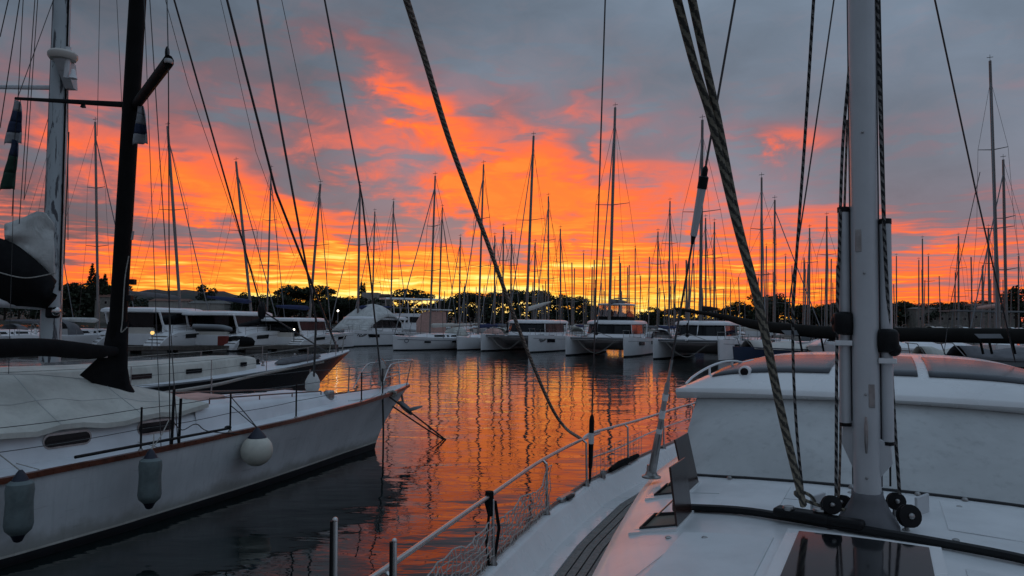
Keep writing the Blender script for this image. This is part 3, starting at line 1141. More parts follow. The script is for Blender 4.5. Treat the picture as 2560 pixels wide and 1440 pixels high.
# netting: knotted mesh between the toe rail and a sagging top cord
m = MB()
A0, A1 = -2.2, 1.62
cols = 52
def net_pt(i, j):
    a = lerp(A0, A1, i / cols)
    b = interp(HB, a) - 0.045
    h = 0.31 - 0.05 * sin(a * 4) ** 2 + (0.10 if i > cols - 2 else 0)
    return Y(a + 0.012 * sin(i * 2.1 + j), -(b + 0.012 * sin(i * 1.3 + j * 2)), SH(a) + 0.02 + h * j / 6 + 0.006 * sin(i * 2.7 + j))
for j in range(7):
    m.tube([net_pt(i, j) for i in range(cols + 1)], 0.0042 if j < 6 else 0.006, 4)
for i in range(cols + 1):
    m.tube([net_pt(i, j) for j in range(7)], 0.0038, 4)
net = m.build('guard_net', 'net_cord', own)
m = MB()
cols2 = 16
for j in range(6):
    m.tube([Y(lerp(2.95, 4.9, i / cols2), -(interp(HB, 3) - 0.04), SH(3) + 0.02 + j * 0.06) for i in range(cols2 + 1)], 0.0025, 4)
for i in range(cols2 + 1):
    m.tube([Y(lerp(2.95, 4.9, i / cols2), -(interp(HB, 3) - 0.04), SH(3) + 0.02 + j * 0.06) for j in range(6)], 0.0025, 4)
m.build('guard_net', 'net_cord', own)
# fairleads and a mooring cleat on the cap
for a in (2.05, 2.2):
    pass
m = MB()
a, b = 2.15, interp(HB, 2.15) - 0.03
m.loft([[Y(a + da, -(b + ds), SH(a) + dz) for ds, dz in ((0.04, 0.0), (0.04, 0.05), (-0.04, 0.05), (-0.04, 0.0))] for da in (-0.17, -0.12, 0.12, 0.17)])
fl = m.build('fairlead', 'chrome_old', own, bevel=0.02)
MB().box(Y(a, -(b - 0.03), SH(a) + 0.03), (0.06, 0.16, 0.035), -AFT).build('fairlead_roller', 'rubber', fl, bevel=0.01)
m = MB()
a, b = 3.9, interp(HB, 3.9) - 0.05
m.tube([Y(a - 0.35, -b, SH(a) + 0.045), Y(a, -b, SH(a) + 0.06), Y(a + 0.7, -b, SH(a) + 0.05)], [0.028, 0.04, 0.028], 10)
m.build('rolled_strap', 'black_canvas', own)
m = MB()
a, b = 3.65, interp(HB, 3.65) - 0.06
m.lathe([(0.03, 0), (0.026, 0.04), (0.04, 0.06), (0.03, 0.085), (0.004, 0.09)], Y(a - 0.35, -b, SH(a)), 12)
m.build('bollard', 'chrome_old', own)

# rigging ---------------------------------------------------------------
def rope(name, pts, r, mt, parent, n=8, k=6):
    P = smooth_curve(pts, k) if len(pts) > 2 else [Vector(p) for p in pts]
    return MB().tube(P, r, n).build(name, mt, parent)


# cap shroud on the side deck with its rigging screw
b0 = Y(2.95, -2.80, SH(3))
t0 = at(1515, -60, 7.2)
m = MB().tube([b0, t0], 0.008, 8)
cs = m.build('shroud', 'wire', own)
def along(p, q, z):
    return p.lerp(q, (z - p.z) / (q.z - p.z))
m = MB().tube([along(b0, t0, z) for z in (1.28, 1.42, 1.43, 1.72, 1.95, 2.0, 2.02)], [0.012, 0.016, 0.022, 0.028, 0.028, 0.02, 0.009], 12)
m.build('rigging_screw', 'black_plastic', cs)
m = MB().tube([along(b0, t0, z) for z in (1.70, 1.82)], 0.0305, 12)
m.build('tape_band', 'gelcoat', cs)
# lower shroud at the roof corner, with its long sleeve
b0 = Y(1.05, -1.56, 1.80)
t0 = at(1848, -60, 4.95)
m = MB().tube([b0, t0], 0.0085, 8)
cs = m.build('shroud', 'wire', own)
dz = t0 - b0
def al(f):
    return b0 + dz * f
def fpy(py):                                   # fraction where the shroud crosses picture height py
    lo, hi = 0.0, 1.0
    for _ in range(40):
        mid = (lo + hi) / 2
        p = al(mid)
        v = (p.z - CAM_H) / p.y
        if 807 + 5 - v * FPX > py:
            lo = mid
        else:
            hi = mid
    return lo
m = MB().tube([al(f) for f in (0.0, 0.004, fpy(1180), fpy(1085), fpy(1080), fpy(960), fpy(955), fpy(900))], [0.02, 0.032, 0.034, 0.030, 0.022, 0.020, 0.012, 0.010], 12)
m.build('rigging_screw', 'chrome_old', cs)
for pa, pb in ((1100, 1070), (1045, 1025), (1000, 985)):
    MB().tube([al(fpy(pa)), al(fpy(pb))], 0.0245, 12).build('tape_band', 'gelcoat', cs)
m = MB().lathe([(0.075, 0), (0.075, 0.012), (0.05, 0.022), (0.038, 0.05), (0.034, 0.10)], b0 + Vector((0, 0, -0.01)), 18)
m.build('chainplate', 'chrome_old', cs)
m = MB().tube([al(fpy(p)) for p in (592, 588, 470, 455)], [0.012, 0.026, 0.032, 0.034], 12)
m.build('shroud_sleeve', 'alloy_mast', cs)
m = MB().tube([al(fpy(p)) for p in (470, 440, 436, 420, 412)], [0.036, 0.036, 0.022, 0.022, 0.01], 12)
m.build('sleeve_cap', 'black_plastic', cs)
m = MB().tube([al(fpy(p)) for p in (610, 590)], [0.01, 0.02], 12)
m.build('sleeve_cap', 'black_plastic', cs)

# ropes led to the mast foot
rope('halyard', [at(1683, -40, 2.55), at(1735, 160, 2.85), at(1778, 300, 3.05), at(1840, 560, 3.4), at(1896, 770, 3.65), at(1950, 1030, 3.95), at(2008, 1265, 4.1)], 0.0165, 'rope_mottled', own, 10, 8)
rope('halyard', [at(1722, -40, 2.55), at(1764, 160, 2.87), at(1795, 300, 3.07), at(1847, 560, 3.42), at(1902, 770, 3.67), at(1956, 1030, 3.97), at(2010, 1262, 4.12)], 0.0160, 'rope_mottled', own, 10, 8)
rope('halyard', [at(2036, -30, 3.6), at(2012, 350, 3.8), at(1985, 740, 4.0), at(1983, 900, 4.1), at(1992, 1080, 4.2), at(2006, 1225, 4.3)], 0.0085, 'rope_fleck', own, 8, 6)
rope('halyard', [at(2089, -30, 5.2), at(2030, 380, 5.4), at(1975, 745, 5.6), at(1974, 800, 5.6)], 0.006, 'wire', own, 6, 4)
rope('halyard', [at(2128, -30, 4.2), at(2124, 150, 4.2), at(2107, 360, 4.2), at(2099, 600, 4.2), at(2093, 800, 4.2), at(2090, 1240, 4.2)], 0.0095, 'rope_fleck', own, 8, 5)
rope('halyard', [at(2118, 300, 4.3), at(2110, 560, 4.3), at(2104, 800, 4.3), at(2101, 1100, 4.3), at(2097, 1245, 4.3)], 0.0075, 'rope_beige', own, 8, 5)
rope('halyard', [at(2192, -30, 4.15), at(2198, 200, 4.15), at(2208, 520, 4.1), at(2222, 800, 4.1), at(2236, 1050, 4.15), at(2249, 1235, 4.2)], 0.0100, 'rope_fleck', own, 8, 5)
rope('halyard', [at(2199, 0, 4.2), at(2207, 350, 4.2), at(2216, 700, 4.2), at(2224, 1000, 4.2), at(2226, 1215, 4.3)], 0.0060, 'rope_dark', own, 8, 5)
rope('topping_line', [at(1004, -40, 3.6), at(1060, 140, 4.2), at(1130, 370, 5.0), at(1220, 610, 6.2), at(1300, 830, 7.4), at(1372, 1005, 8.4), at(1415, 1072, 8.7), Y(2.83, -2.855, 1.745)], [0.0205] * 14 + [0.0215] * 30, 'rope_beige', own, 10, 6) if False else None
P = smooth_curve([at(1004, -40, 3.6), at(1060, 140, 4.2), at(1130, 370, 5.0), at(1220, 610, 6.2), at(1300, 830, 7.4), at(1372, 1005, 8.4), at(1412, 1068, 8.7), Y(2.83, -2.855, 1.745)], 8)
MB().tube(P, 0.0185, 10).build('topping_line', 'rope_beige', own)
# posts of the bow gate, rising into the bottom of the picture
for (px, py, d) in ((838, 1300, 3.1), (986, 1352, 3.3)):
    t_ = at(px, py, d)
    m = MB().tube([Vector((t_.x + 0.02, t_.y, 0.9)), t_], 0.0115, 10)
    gp = m.build('gate_post', 'steel', own)
    MB().tube([t_ + Vector((-0.012, 0, -0.004)), t_ + Vector((-0.010, 0, -0.30))], 0.010, 8).build('post_sleeve', 'black_plastic', gp)
    MB().ball(t_, 0.013, 10, 6).build('post_cap', 'steel', gp)
# windward stays on the far side
MB().tube([at(2333, -20, 5.0), at(2440, 480, 5.8), at(2538, 905, 6.9)], 0.0065, 8).build('shroud', 'wire', own)
MB().tube([at(2450, 430, 7.5), at(2376, 760, 7.9), at(2360, 885, 8.1)], 0.004, 6).build('running_backstay', 'wire', own)
# coil of line and jammer tails by the mast foot
m = MB()
c = Y(-0.02, -0.36, roof_z(0, -0.36) + 0.05)
P = []
for i in range(40):
    t = i / 39
    P.append(c + Vector((0.09 * cos(t * 11) + 0.25 * t * cos(AFT), 0.05 * sin(t * 11) - 0.1 * t, 0.03 + 0.08 * (1 - t) * abs(sin(t * 7)))))
m.tube(P, 0.010, 6)
m.build('rope_tail', 'rope_mottled', own)

# ------------------------------------------------------------------ white classic yacht on the left
WB = Vector((-3.21, 17.40, 0))           # stem at the waterline
WH = RAD(30)


def Wp(t, s, z):
    """t metres aft of the stem, s metres towards us (starboard), z above the water"""
    return Vector((WB.x - t * sin(WH) + s * cos(WH), WB.y - t * cos(WH) - s * sin(WH), z))


wy = thing('classic_yacht', 'white classic sailing yacht with black mast and cream awning, left foreground', 'yacht', (WB.x - 6 * sin(WH), WB.y - 6 * cos(WH), 0), -WH)
W_G = [(-1.25, 0.03), (-0.8, 0.22), (0, 0.48), (1.5, 0.86), (3.67, 1.26), (6.8, 1.64), (8.9, 1.83), (11, 1.86), (14, 1.5)]
W_W = [(0.0, 0.02), (1.5, 0.34), (3.0, 0.72), (4.8, 1.13), (7.2, 1.58), (8.8, 1.78), (11, 1.8), (14, 1.2)]
W_S = [(-1.25, 1.40), (0, 1.31), (1.5, 1.24), (3.67, 1.165), (6.8, 1.085), (8.9, 1.05), (11, 1.04), (14, 1.1)]


def w_ring(u, zs):
    """section of the hull; u 0 at the bow"""
    ring = []
    return ring


# hull skin from sheer to boot top, starboard then port
lev = [1.0, 0.8, 0.55, 0.3, 0.12]
TS = [i / 44 for i in range(45)]


def w_side(u, k):
    """point on the starboard skin; u 0..1 stem to stern, k 1 sheer .. 0 waterline"""
    tg = lerp(-1.25, 14, u ** 1.25)
    tw = lerp(0.0, 14, u ** 1.25)
    g = (interp(W_G, tg), interp(W_S, tg))
    w = interp(W_W, tw)
    kk = k ** 1.0
    t = lerp(tw, tg, k ** 1.5)
    s = lerp(w, g[0], k ** 1.25)
    return t, s, lerp(0.0, g[1], kk)


for lv, nm, mt in (([1.0, 0.85, 0.65, 0.45, 0.28, 0.135], 'hull', 'old_white_hull'), ([0.135, 0.125, 0.105], 'boot_stripe', 'canvas_cream'), ([0.132, 0.0], 'antifouling', 'antifoul')):
    m = MB()
    rows = []
    for u in TS:
        row = []
        for k in lv:
            t, s, z = w_side(u, k)
            if nm == 'boot_stripe':
                s += 0.004
            row.append(Wp(t, s, z))
        port = []
        for k in lv:
            t, s, z = w_side(u, k)
            if nm == 'boot_stripe':
                s += 0.004
            port.append(Wp(t, -s, z))
        if nm == 'antifouling':
            t, s, z = w_side(u, 0)
            row += [Wp(t + 0.4 * (1 - u), s * 0.5, -0.5)]
            port += [Wp(t + 0.4 * (1 - u), -s * 0.5, -0.5)]
        rows.append(row + port[::-1] if nm == 'antifouling' else row)
        if nm != 'antifouling':
            rows[-1] = (row, port)
    if nm == 'antifouling':
        m.grid(rows)
        m.build(nm, mt, wy, angle=60)
    elif nm == 'boot_stripe':
        for q in (0, 1):
            MB().grid([r[q] for r in rows]).build(nm, mt, wy, angle=60)
    else:
        m.grid([r[0] for r in rows])
        m.grid([r[1] for r in rows])
        m.build(nm, mt, wy, angle=60)
# rubbing strake / toe rail in varnished wood
for sg in (1, -1):
    m = MB()
    rings = []
    for u in TS:
        t, s, z = w_side(u, 1.0)
        rings.append([Wp(t, sg * (s + 0.028), z - 0.035), Wp(t, sg * (s + 0.028), z + 0.035), Wp(t, sg * max(0.0, s - 0.03), z + 0.04), Wp(t, sg * max(0, s - 0.03), z - 0.035)])
    m.loft(rings)
    m.build('toe_rail', 'varnish', wy, angle=60)
# deck with camber
m = MB()
rows = []
for u in TS:
    t, s, z = w_side(u, 1.0)
    rows.append([Wp(t, s * q, z - 0.004 + 0.075 * (1 - q * q)) for q in (1, 0.8, 0.6, 0.3, 0, -0.3, -0.6, -0.8, -1)])
m.grid(rows)
m.build('deck', 'white_deck', wy, angle=60)


def w_sh(t):
    return interp(W_S, t)


# raised trunk: long low coachroof forward, cabin further aft
def trunk(t0, t1, prof_w, prof_z, nm, mt, nose=0.6):
    m = MB()
    rows = []
    n = 26
    for i in range(n + 1):
        t = lerp(t0, t1, i / n)
        w, h = interp(prof_w, t), interp(prof_z, t)
        z0 = w_sh(t) + 0.02
        row = [Wp(t, w + 0.05, z0), Wp(t, w + 0.015, lerp(z0, h, 0.6)), Wp(t, w - 0.02, h - 0.05), Wp(t, w - 0.07, h)]
        row += [Wp(t, w * q, h + 0.07 * (1 - q * q)) for q in (0.8, 0.5, 0.2, -0.2, -0.5, -0.8)]
        row += [Wp(t, -(w - 0.07), h), Wp(t, -(w - 0.02), h - 0.05), Wp(t, -(w + 0.015), lerp(z0, h, 0.6)), Wp(t, -(w + 0.05), z0)]
        rows.append(row)
    m.grid(rows)
    m.add(rows[0], [tuple(range(len(rows[0])))])
    return m.build(nm, mt, wy, angle=55)


trunk(1.55, 5.6, [(1.55, 0.32), (2.2, 0.52), (4, 0.80), (5.6, 0.98)], [(1.55, 1.34), (1.9, 1.44), (3.5, 1.50), (5.6, 1.55)], 'fore_trunk', 'white_deck')
cab = trunk(5.3, 12.5, [(5.3, 0.95), (7, 1.12), (9, 1.26), (12.5, 1.2)], [(5.3, 1.45), (6.2, 1.48), (12.5, 1.50)], 'cabin', 'white_deck')
# cabin windows, rounded and dark, each with its bezel
def w_cab(t, z, off):
    w = interp([(5.3, 0.95), (7, 1.12), (9, 1.26), (12.5, 1.2)], t)
    h = interp([(5.3, 1.45), (6.2, 1.48), (12.5, 1.50)], t)
    z0 = w_sh(t) + 0.02
    f = (z - z0) / (h - z0)
    s = lerp(w + 0.05, w + 0.015, min(1, f / 0.6)) - max(0, f - 0.6) * 0.06
    return Wp(t, s + off, z)


for tc_, L in ((6.35, 0.62), (7.75, 0.62), (8.95, 0.55), (10.2, 0.55)):
    zc = 1.345
    for nm, mt, g, off in (('window', 'chrome_old', 0.028, 0.004), ('pane', 'tint', 0.0, 0.020)):
        m = MB()
        pts = []
        R_ = 0.075 + g
        for k in range(28):
            a = 2 * pi * k / 28
            ex = L / 2 - R_ + g if cos(a) > 0 else -(L / 2 - R_ + g)
            pts.append(w_cab(tc_ + ex + R_ * cos(a), zc + R_ * sin(a) * 1.0, off))
        m.add(pts, [tuple(range(28))])
        if nm == 'window':
            win = m.build(nm, mt, wy, smooth=False, solid=0.012)
        else:
            m.build(nm, mt, win, smooth=False, solid=0.006)
# skylight hatch on the fore trunk, the sky's pink reflection put into its colour
m = MB()
q = [(4.55, 0.42), (4.55, -0.35), (5.35, -0.35), (5.35, 0.42)]
m.hexa([Wp(t, s, 1.56) for t, s in q], [Wp(lerp(4.95, t, 0.94), s * 0.94, 1.635 + 0.03 * (1 - abs(s))) for t, s in q])
hw = m.build('fore_hatch', 'pink_light_tint', wy, bevel=0.015)
m = MB()
q = [(2.55, 0.26), (2.55, -0.26), (3.05, -0.26), (3.05, 0.26)]
m.hexa([Wp(t, s, 1.50) for t, s in q], [Wp(t, s, 1.56) for t, s in q])
m.build('fore_hatch', 'white_deck', wy, bevel=0.02)
# grab rails on the trunk
for sg in (1, -1):
    m = MB()
    P = [Wp(lerp(2.2, 5.2, i / 10), sg * (lerp(0.42, 0.80, i / 10)), lerp(1.54, 1.66, i / 10)) for i in range(11)]
    m.tube(P, 0.014, 8)
    for i in (0, 3, 6, 10):
        m.tube([P[i], P[i] - Vector((0, 0, 0.09))], 0.012, 6)
    m.build('grab_rail', 'varnish', wy)
# foredeck V plate and bow roller
m = MB()
m.tube([Wp(1.5, 0.55, 1.29), Wp(0.9, 0.62, 1.30), Wp(0.2, 0.30, 1.35), Wp(-0.1, 0.1, 1.39)], 0.018, 6)
m.build('breakwater', 'gelcoat', wy)

# cream awning stretched over the boom/cabin
m = MB()
rows = []
rn = random.Random(5)
for i in range(25):
    t = lerp(5.35, 13.0, i / 24)
    row = []
    crown = interp([(5.35, 1.72), (5.8, 1.82), (6.5, 2.00), (7.5, 2.16), (9, 2.22), (13, 2.22)], t)
    hw_ = interp([(5.35, 0.98), (7, 1.22), (9, 1.38), (13, 1.36)], t)
    edge = interp([(5.35, 1.60), (6.2, 1.53), (13, 1.58)], t) + 0.03 * sin(t * 5.1)
    for j in range(21):
        q = -1 + j / 10
        sag = -0.045 * sin(pi * abs(q)) * (1 + 0.4 * sin(t * 6 + q * 4))
        wr = 0.010 * sin(t * 9 + abs(q) * 7) * abs(q) + 0.008 * sin(t * 3.3 - q * 6)
        z = edge + (crown - edge) * (1 - abs(q) ** 1.12) + sag + wr
        row.append(Wp(t + 0.10 * (1 - abs(q)) * 0, hw_ * q, z))
    # skirts
    row = [row[0] + Vector((0, 0, -0.07))] + row + [row[-1] + Vector((0, 0, -0.07))]
    rows.append(row)
m.grid(rows)
aw = m.build('awning', 'canvas_cream', wy, angle=28)
for i in (4, 8, 12):
    MB().tube([q_ + Vector((0, 0, 0.004)) for q_ in rows[i][1:-1]], 0.006, 5).build('awning_seam', 'canvas_grey', aw)
for q_ in (6, 11, 16):
    MB().tube([r_[q_] + Vector((0, 0, 0.004)) for r_ in rows], 0.005, 5).build('awning_seam', 'canvas_grey', aw)
for t in (6.9, 8.6, 9.9):
    p = rows[min(24, int((t - 5.35) / 7.65 * 24))][0]
    MB().tube([p, p + Vector((0.1, -0.06, -0.2)), Wp(t - 0.2, interp(W_G, t) - 0.05, w_sh(t) + 0.05)], 0.006, 5).build('awning_lashing', 'rope_white', aw)

# black mast, wrapped at the foot by its coat, with spreaders
mb_ = Wp(6.40, 0, 1.55)
mastd = mb_.y
mt_top = at(354, -160, mastd)
m = MB()
rings = []
for i in range(9):
    f = i / 8
    p = mb_.lerp(mt_top, f)
    rings.append([p + Vector((cos(a) * 0.125, sin(a) * 0.155, 0)) for a in [2 * pi * k / 16 for k in range(16)]])
m.loft(rings)
wm = m.build('mast', 'black_mast', wy)
m = MB()
rings = []
for z, r, dx in ((1.50, 0.46, 0.10), (1.58, 0.40, 0.07), (1.75, 0.30, 0.04), (1.95, 0.22, 0.01), (2.2, 0.19, 0), (2.6, 0.175, 0), (2.95, 0.15, 0)):
    f = (z - mb_.z) / (mt_top.z - mb_.z)
    p = mb_ + (mt_top - mb_) * f
    rings.append([p + Vector((cos(a) * r * (1 + 0.08 * sin(3 * a + z * 4)) + dx, sin(a) * r * 0.9, 0)) for a in [2 * pi * k / 22 for k in range(22)]])
m.loft(rings)
m.build('mast_coat', 'black_canvas', wy, angle=75)
# apron of black canvas to the left of the foot
m = MB()
m.slab([at(275, 985, mastd - 0.2), at(200, 938, mastd - 0.6), at(262, 880, mastd - 0.3), at(300, 900, mastd - 0.1), at(318, 985, mastd - 0.1)], 0.02)
m.build('sail_cover_apron', 'black_canvas', wy)
# boom with black furled sail running out of the picture to the left
bm_a = at(290, 878, mastd - 0.15)
bm_b = at(-300, 858, 8.0)
m = MB()
P = [bm_a.lerp(bm_b, i / 12) + Vector((0, 0, -0.02 * sin(i))) for i in range(13)]
m.tube(P, [0.07, 0.10, 0.12, 0.125, 0.125, 0.125, 0.125, 0.125, 0.125, 0.125, 0.125, 0.125, 0.125], 14, flat=0.8)
bo = m.build('boom', 'black_canvas', wy, angle=75)
MB().box(at(258, 890, mastd - 0.4), (0.14, 0.06, 0.05), -WH).build('gooseneck', 'chrome_old', bo)
m = MB()
a_ = at(318, 262, mastd)
b_ = at(38, 246, mastd + 1.9)
m.tube([a_, b_], [0.05, 0.028], 8, flat=0.5)
spl = m.build('spreader', 'black_mast', wm)
MB().box(at(208, 264, mastd + 0.9), (0.07, 0.07, 0.07), taper=0.6).build('spreader_light', 'black_plastic', spl)
m = MB()
a_ = at(340, 262, mastd)
b_ = at(421, 154, mastd - 2.6)
m.tube([a_, b_], [0.10, 0.09], 10, flat=0.75)
MB().lathe([(0.05, 0), (0.06, 0.03), (0.05, 0.06), (0.01, 0.07)], b_ - Vector((0, 0, 0.03)), 12).build('spreader_tip', 'chrome_old', wm)
m.build('spreader', 'black_mast', wm)
# mast fittings: cleats, winch, halyard loops
for (px, py, s_) in ((296, 640, 0.05), (292, 690, 0.05), (330, 705, 0.05), (322, 745, 0.05), (288, 720, 0.045), (290, 700, 0.04), (289, 660, 0.04)):
    MB().box(at(px + 2, py, mastd - 0.05), (s_ * 1.6, s_ * 2.2, s_ * 1.8)).build('mast_step', 'black_plastic', wm, bevel=0.01)
MB().tube(smooth_curve([at(322, 640, mastd - 0.2), at(312, 700, mastd - 0.2), at(306, 800, mastd - 0.2), at(303, 830, mastd - 0.2), at(318, 818, mastd - 0.2)], 5), 0.010, 6).build('halyard_tail', 'rope_white', wm)
MB().tube([at(333, 578, mastd - 0.18), at(330, 600, mastd - 0.18)], 0.02, 6).build('cleat', 'chrome_old', wm)

# shrouds and stays of the white yacht
sp_tip = b_
ch1 = Wp(6.45, 1.55, 1.10)
for (a_, c_, r_) in ((ch1, sp_tip, 0.008), (sp_tip, at(416, -60, mastd - 2.2), 0.008), (Wp(6.3, 1.53, 1.10), at(372, -40, mastd - 0.6), 0.008), (Wp(6.6, 1.56, 1.1), at(358, -60, mastd - 0.2), 0.006)):
    MB().tube([a_, c_], r_, 6).build('shroud', 'wire', wy)
c_ = at(418, 132, mastd - 2.45)
MB().ball(c_, (0.03, 0.03, 0.09), 10, 6).build('shroud_block', 'black_plastic', wy)
for t, hgt in ((6.42, 0.85), (6.3, 0.7)):
    p = Wp(t, 1.55, 1.1)
    MB().tube([p, p + Vector((0.01, 0, hgt))], 0.022, 8).build('rigging_screw', 'black_plastic', wy)
fs_low = Wp(-0.25, 0.0, 1.40)
MB().tube([fs_low, at(906, 500, 16.2), at(806, -30, 14.6)], 0.020, 8).build('forestay', 'wire', wy)
is_low = Wp(2.05, 0.05, 1.42)
MB().tube([is_low, at(790, 800, 15.3), at(640, -20, 13.0)], 0.023, 8).build('inner_forestay', 'wire', wy)
# furler drums under plastic wraps
def wrap(c, h, r, top, nm):
    m = MB()
    rings = []
    for k, (f, q) in enumerate(((0.0, 0.35), (0.06, 0.8), (0.25, 1.0), (0.5, 1.05), (0.75, 0.85), (0.9, 0.45), (1.0, 0.18))):
        rings.append([c + Vector((cos(a) * r * q * (1 + 0.14 * sin(3 * a + k)) + top[0] * f, sin(a) * r * q, h * f)) for a in [2 * pi * j / 14 for j in range(14)]])
    m.loft(rings)
    return m.build(nm, 'bag_film', wy, angle=80)


m = MB().lathe([(0.03, 0), (0.11, 0.04), (0.11, 0.10), (0.07, 0.13), (0.09, 0.2), (0.11, 0.36), (0.06, 0.5), (0.03, 0.6)], fs_low + Vector((0, 0, 0.04)), 14)
dr = m.build('furler_drum', 'canvas_cream', wy)
wrap(fs_low + Vector((0, 0, 0.0)), 0.72, 0.21, (-0.06, 0), 'furler_wrap')
m = MB().lathe([(0.02, 0), (0.10, 0.05), (0.155, 0.16), (0.155, 0.30), (0.10, 0.42), (0.03, 0.5)], is_low + Vector((-0.02, 0, 0.0)), 14)
m.build('furler_drum', 'sailcloth', wy)
MB().box(is_low + Vector((0.36, -0.1, 0.02)), (0.16, 0.2, 0.20), -WH).build('windlass', 'chrome_old', wy, bevel=0.04)

# stanchions with lifelines, pulpit
ST = [(9.15, 0.62), (6.95, 0.62), (5.25, 0.62), (3.62, 0.62), (1.35, 0.62), (0.35, 0.60)]
tops = []
for sg in (1, -1):
    tp = []
    for t, h in ST:
        b = interp(W_G, t) - 0.05
        z = w_sh(t) + 0.03
        m = MB().tube([Wp(t, sg * b, z), Wp(t, sg * (b - 0.01), z + h)], 0.0155, 8)
        so = m.build('stanchion', 'black_plastic' if sg > 0 else 'chrome_old', wy)
        MB().lathe([(0.045, 0), (0.045, 0.01), (0.024, 0.05)], Wp(t, sg * b, z - 0.02), 10).build('stanchion_base', 'chrome_old', so)
        tp.append((Wp(t, sg * (b - 0.01), z + h - 0.02), Wp(t, sg * (b - 0.005), z + h * 0.5)))
    tops.append(tp)
    end = Wp(-0.25, sg * 0.38, 1.42 + 0.55)
    for q in (0, 1):
        pts = [at(-60, 1095 if q == 0 else 1150, 8.4)] if sg > 0 else [Wp(12, -1.7, 1.6 - 0.25 * q)]
        for a1 in tp:
            pts.append(a1[q])
        pts.append(end if q == 0 else end - Vector((0, 0, 0.27)))
        P = []
        for i in range(len(pts) - 1):
            for k in range(4):
                f = k / 4
                P.append(pts[i].lerp(pts[i + 1], f) - Vector((0, 0, 0.02 * sin(pi * f))))
        P.append(pts[-1])
        MB().tube(P, 0.0055, 5).build('lifeline', 'wire', wy)
# pulpit hoops
zz = 1.42
pul = MB()
L = [Wp(0.30, 0.42, zz), Wp(-0.05, 0.36, zz + 0.50), Wp(-0.35, 0.30, zz + 0.58), Wp(-1.0, 0.22, zz + 0.62)]
Rr = [Wp(0.30, -0.42, zz), Wp(-0.05, -0.36, zz + 0.50), Wp(-0.35, -0.30, zz + 0.58), Wp(-1.0, -0.22, zz + 0.62)]
pul.tube(smooth_curve(L, 5), 0.014, 8)
pul.build('pulpit', 'steel', wy)
MB().tube(smooth_curve(Rr, 5), 0.014, 8).build('pulpit', 'steel', wy)
MB().tube(smooth_curve([L[-1], Wp(-1.24, 0.14, zz + 0.62), Wp(-1.32, 0.0, zz + 0.62), Wp(-1.24, -0.14, zz + 0.62), Rr[-1]], 5), 0.014, 8).build('pulpit', 'steel', wy)
for sg in (1, -1):
    MB().tube([Wp(-1.05, sg * 0.10, zz), Wp(-1.1, sg * 0.2, zz + 0.62)], 0.013, 8).build('pulpit_leg', 'steel', wy)
    MB().tube(smooth_curve([Wp(0.1, sg * 0.39, zz + 0.27), Wp(-0.6, sg * 0.26, zz + 0.31), Wp(-1.1, sg * 0.16, zz + 0.31)], 5), 0.011, 8).build('pulpit_rail', 'steel', wy)
# coiled line hanging at the bow, winch
m = MB()
c = Wp(-0.05, 0.46, 1.33)
P = [c + Vector((0.09 * cos(k * 0.7) + 0.05 * sin(k * 1.9), 0.03 * sin(k * 1.1), 0.06 * sin(k * 0.7) - 0.01 * (k % 5))) for k in range(40)]
m.tube(P, 0.014, 6)
m.build('coiled_line', 'rope_white', wy)
# bow anchor hanging below the roller
an = MB()
c0 = Wp(-0.85, 0.12, 1.18)
an.tube([Wp(-0.9, 0.05, 1.30), Wp(-0.98, 0.06, 1.0), Wp(-1.02, 0.06, 0.82)], 0.028, 8)
anc = an.build('anchor', 'far_grey', wy)
def plow(ctr, rx, rz_, th, tilt):
    mb = MB()
    rings = []
    for k in range(7):
        f = k / 6
        r = sin(pi * (0.12 + 0.8 * f))
        rings.append([Vector(ctr) + Vector((cos(a) * th * r + (f - 0.5) * rx, sin(a) * th * r * 0.6, (f - 0.5) * rz_ + 0.02 * cos(2 * a) * r)) for a in [2 * pi * j / 10 for j in range(10)]])
    return mb.loft(rings)
ac = at(1018, 1018, 18.1)
plow((ac.x - 0.05, ac.y, ac.z - 0.02), 0.30, -0.34, 0.11, 0).build('anchor_fluke', 'far_grey', anc)
plow((ac.x + 0.22, ac.y - 0.1, ac.z - 0.02), 0.34, 0.14, 0.115, 0).build('anchor_fluke', 'far_grey', anc)

# boathook / pole lying on the side deck
MB().tube([at(188, 1143, 9.25), at(572, 1071, 12.2)], 0.021, 8).build('boathook', 'black_plastic', wy)
MB().ball(at(570, 1069, 12.2), (0.06, 0.06, 0.035), 10, 6).build('pad_eye', 'black_plastic', wy)
MB().tube(smooth_curve([at(430, 1050, 11.2), at(455, 1075, 11.1), at(490, 1060, 11.6), at(520, 1078, 11.7), at(600, 1085, 12.2)], 5), 0.008, 5).build('loose_line', 'rope_dark', wy)

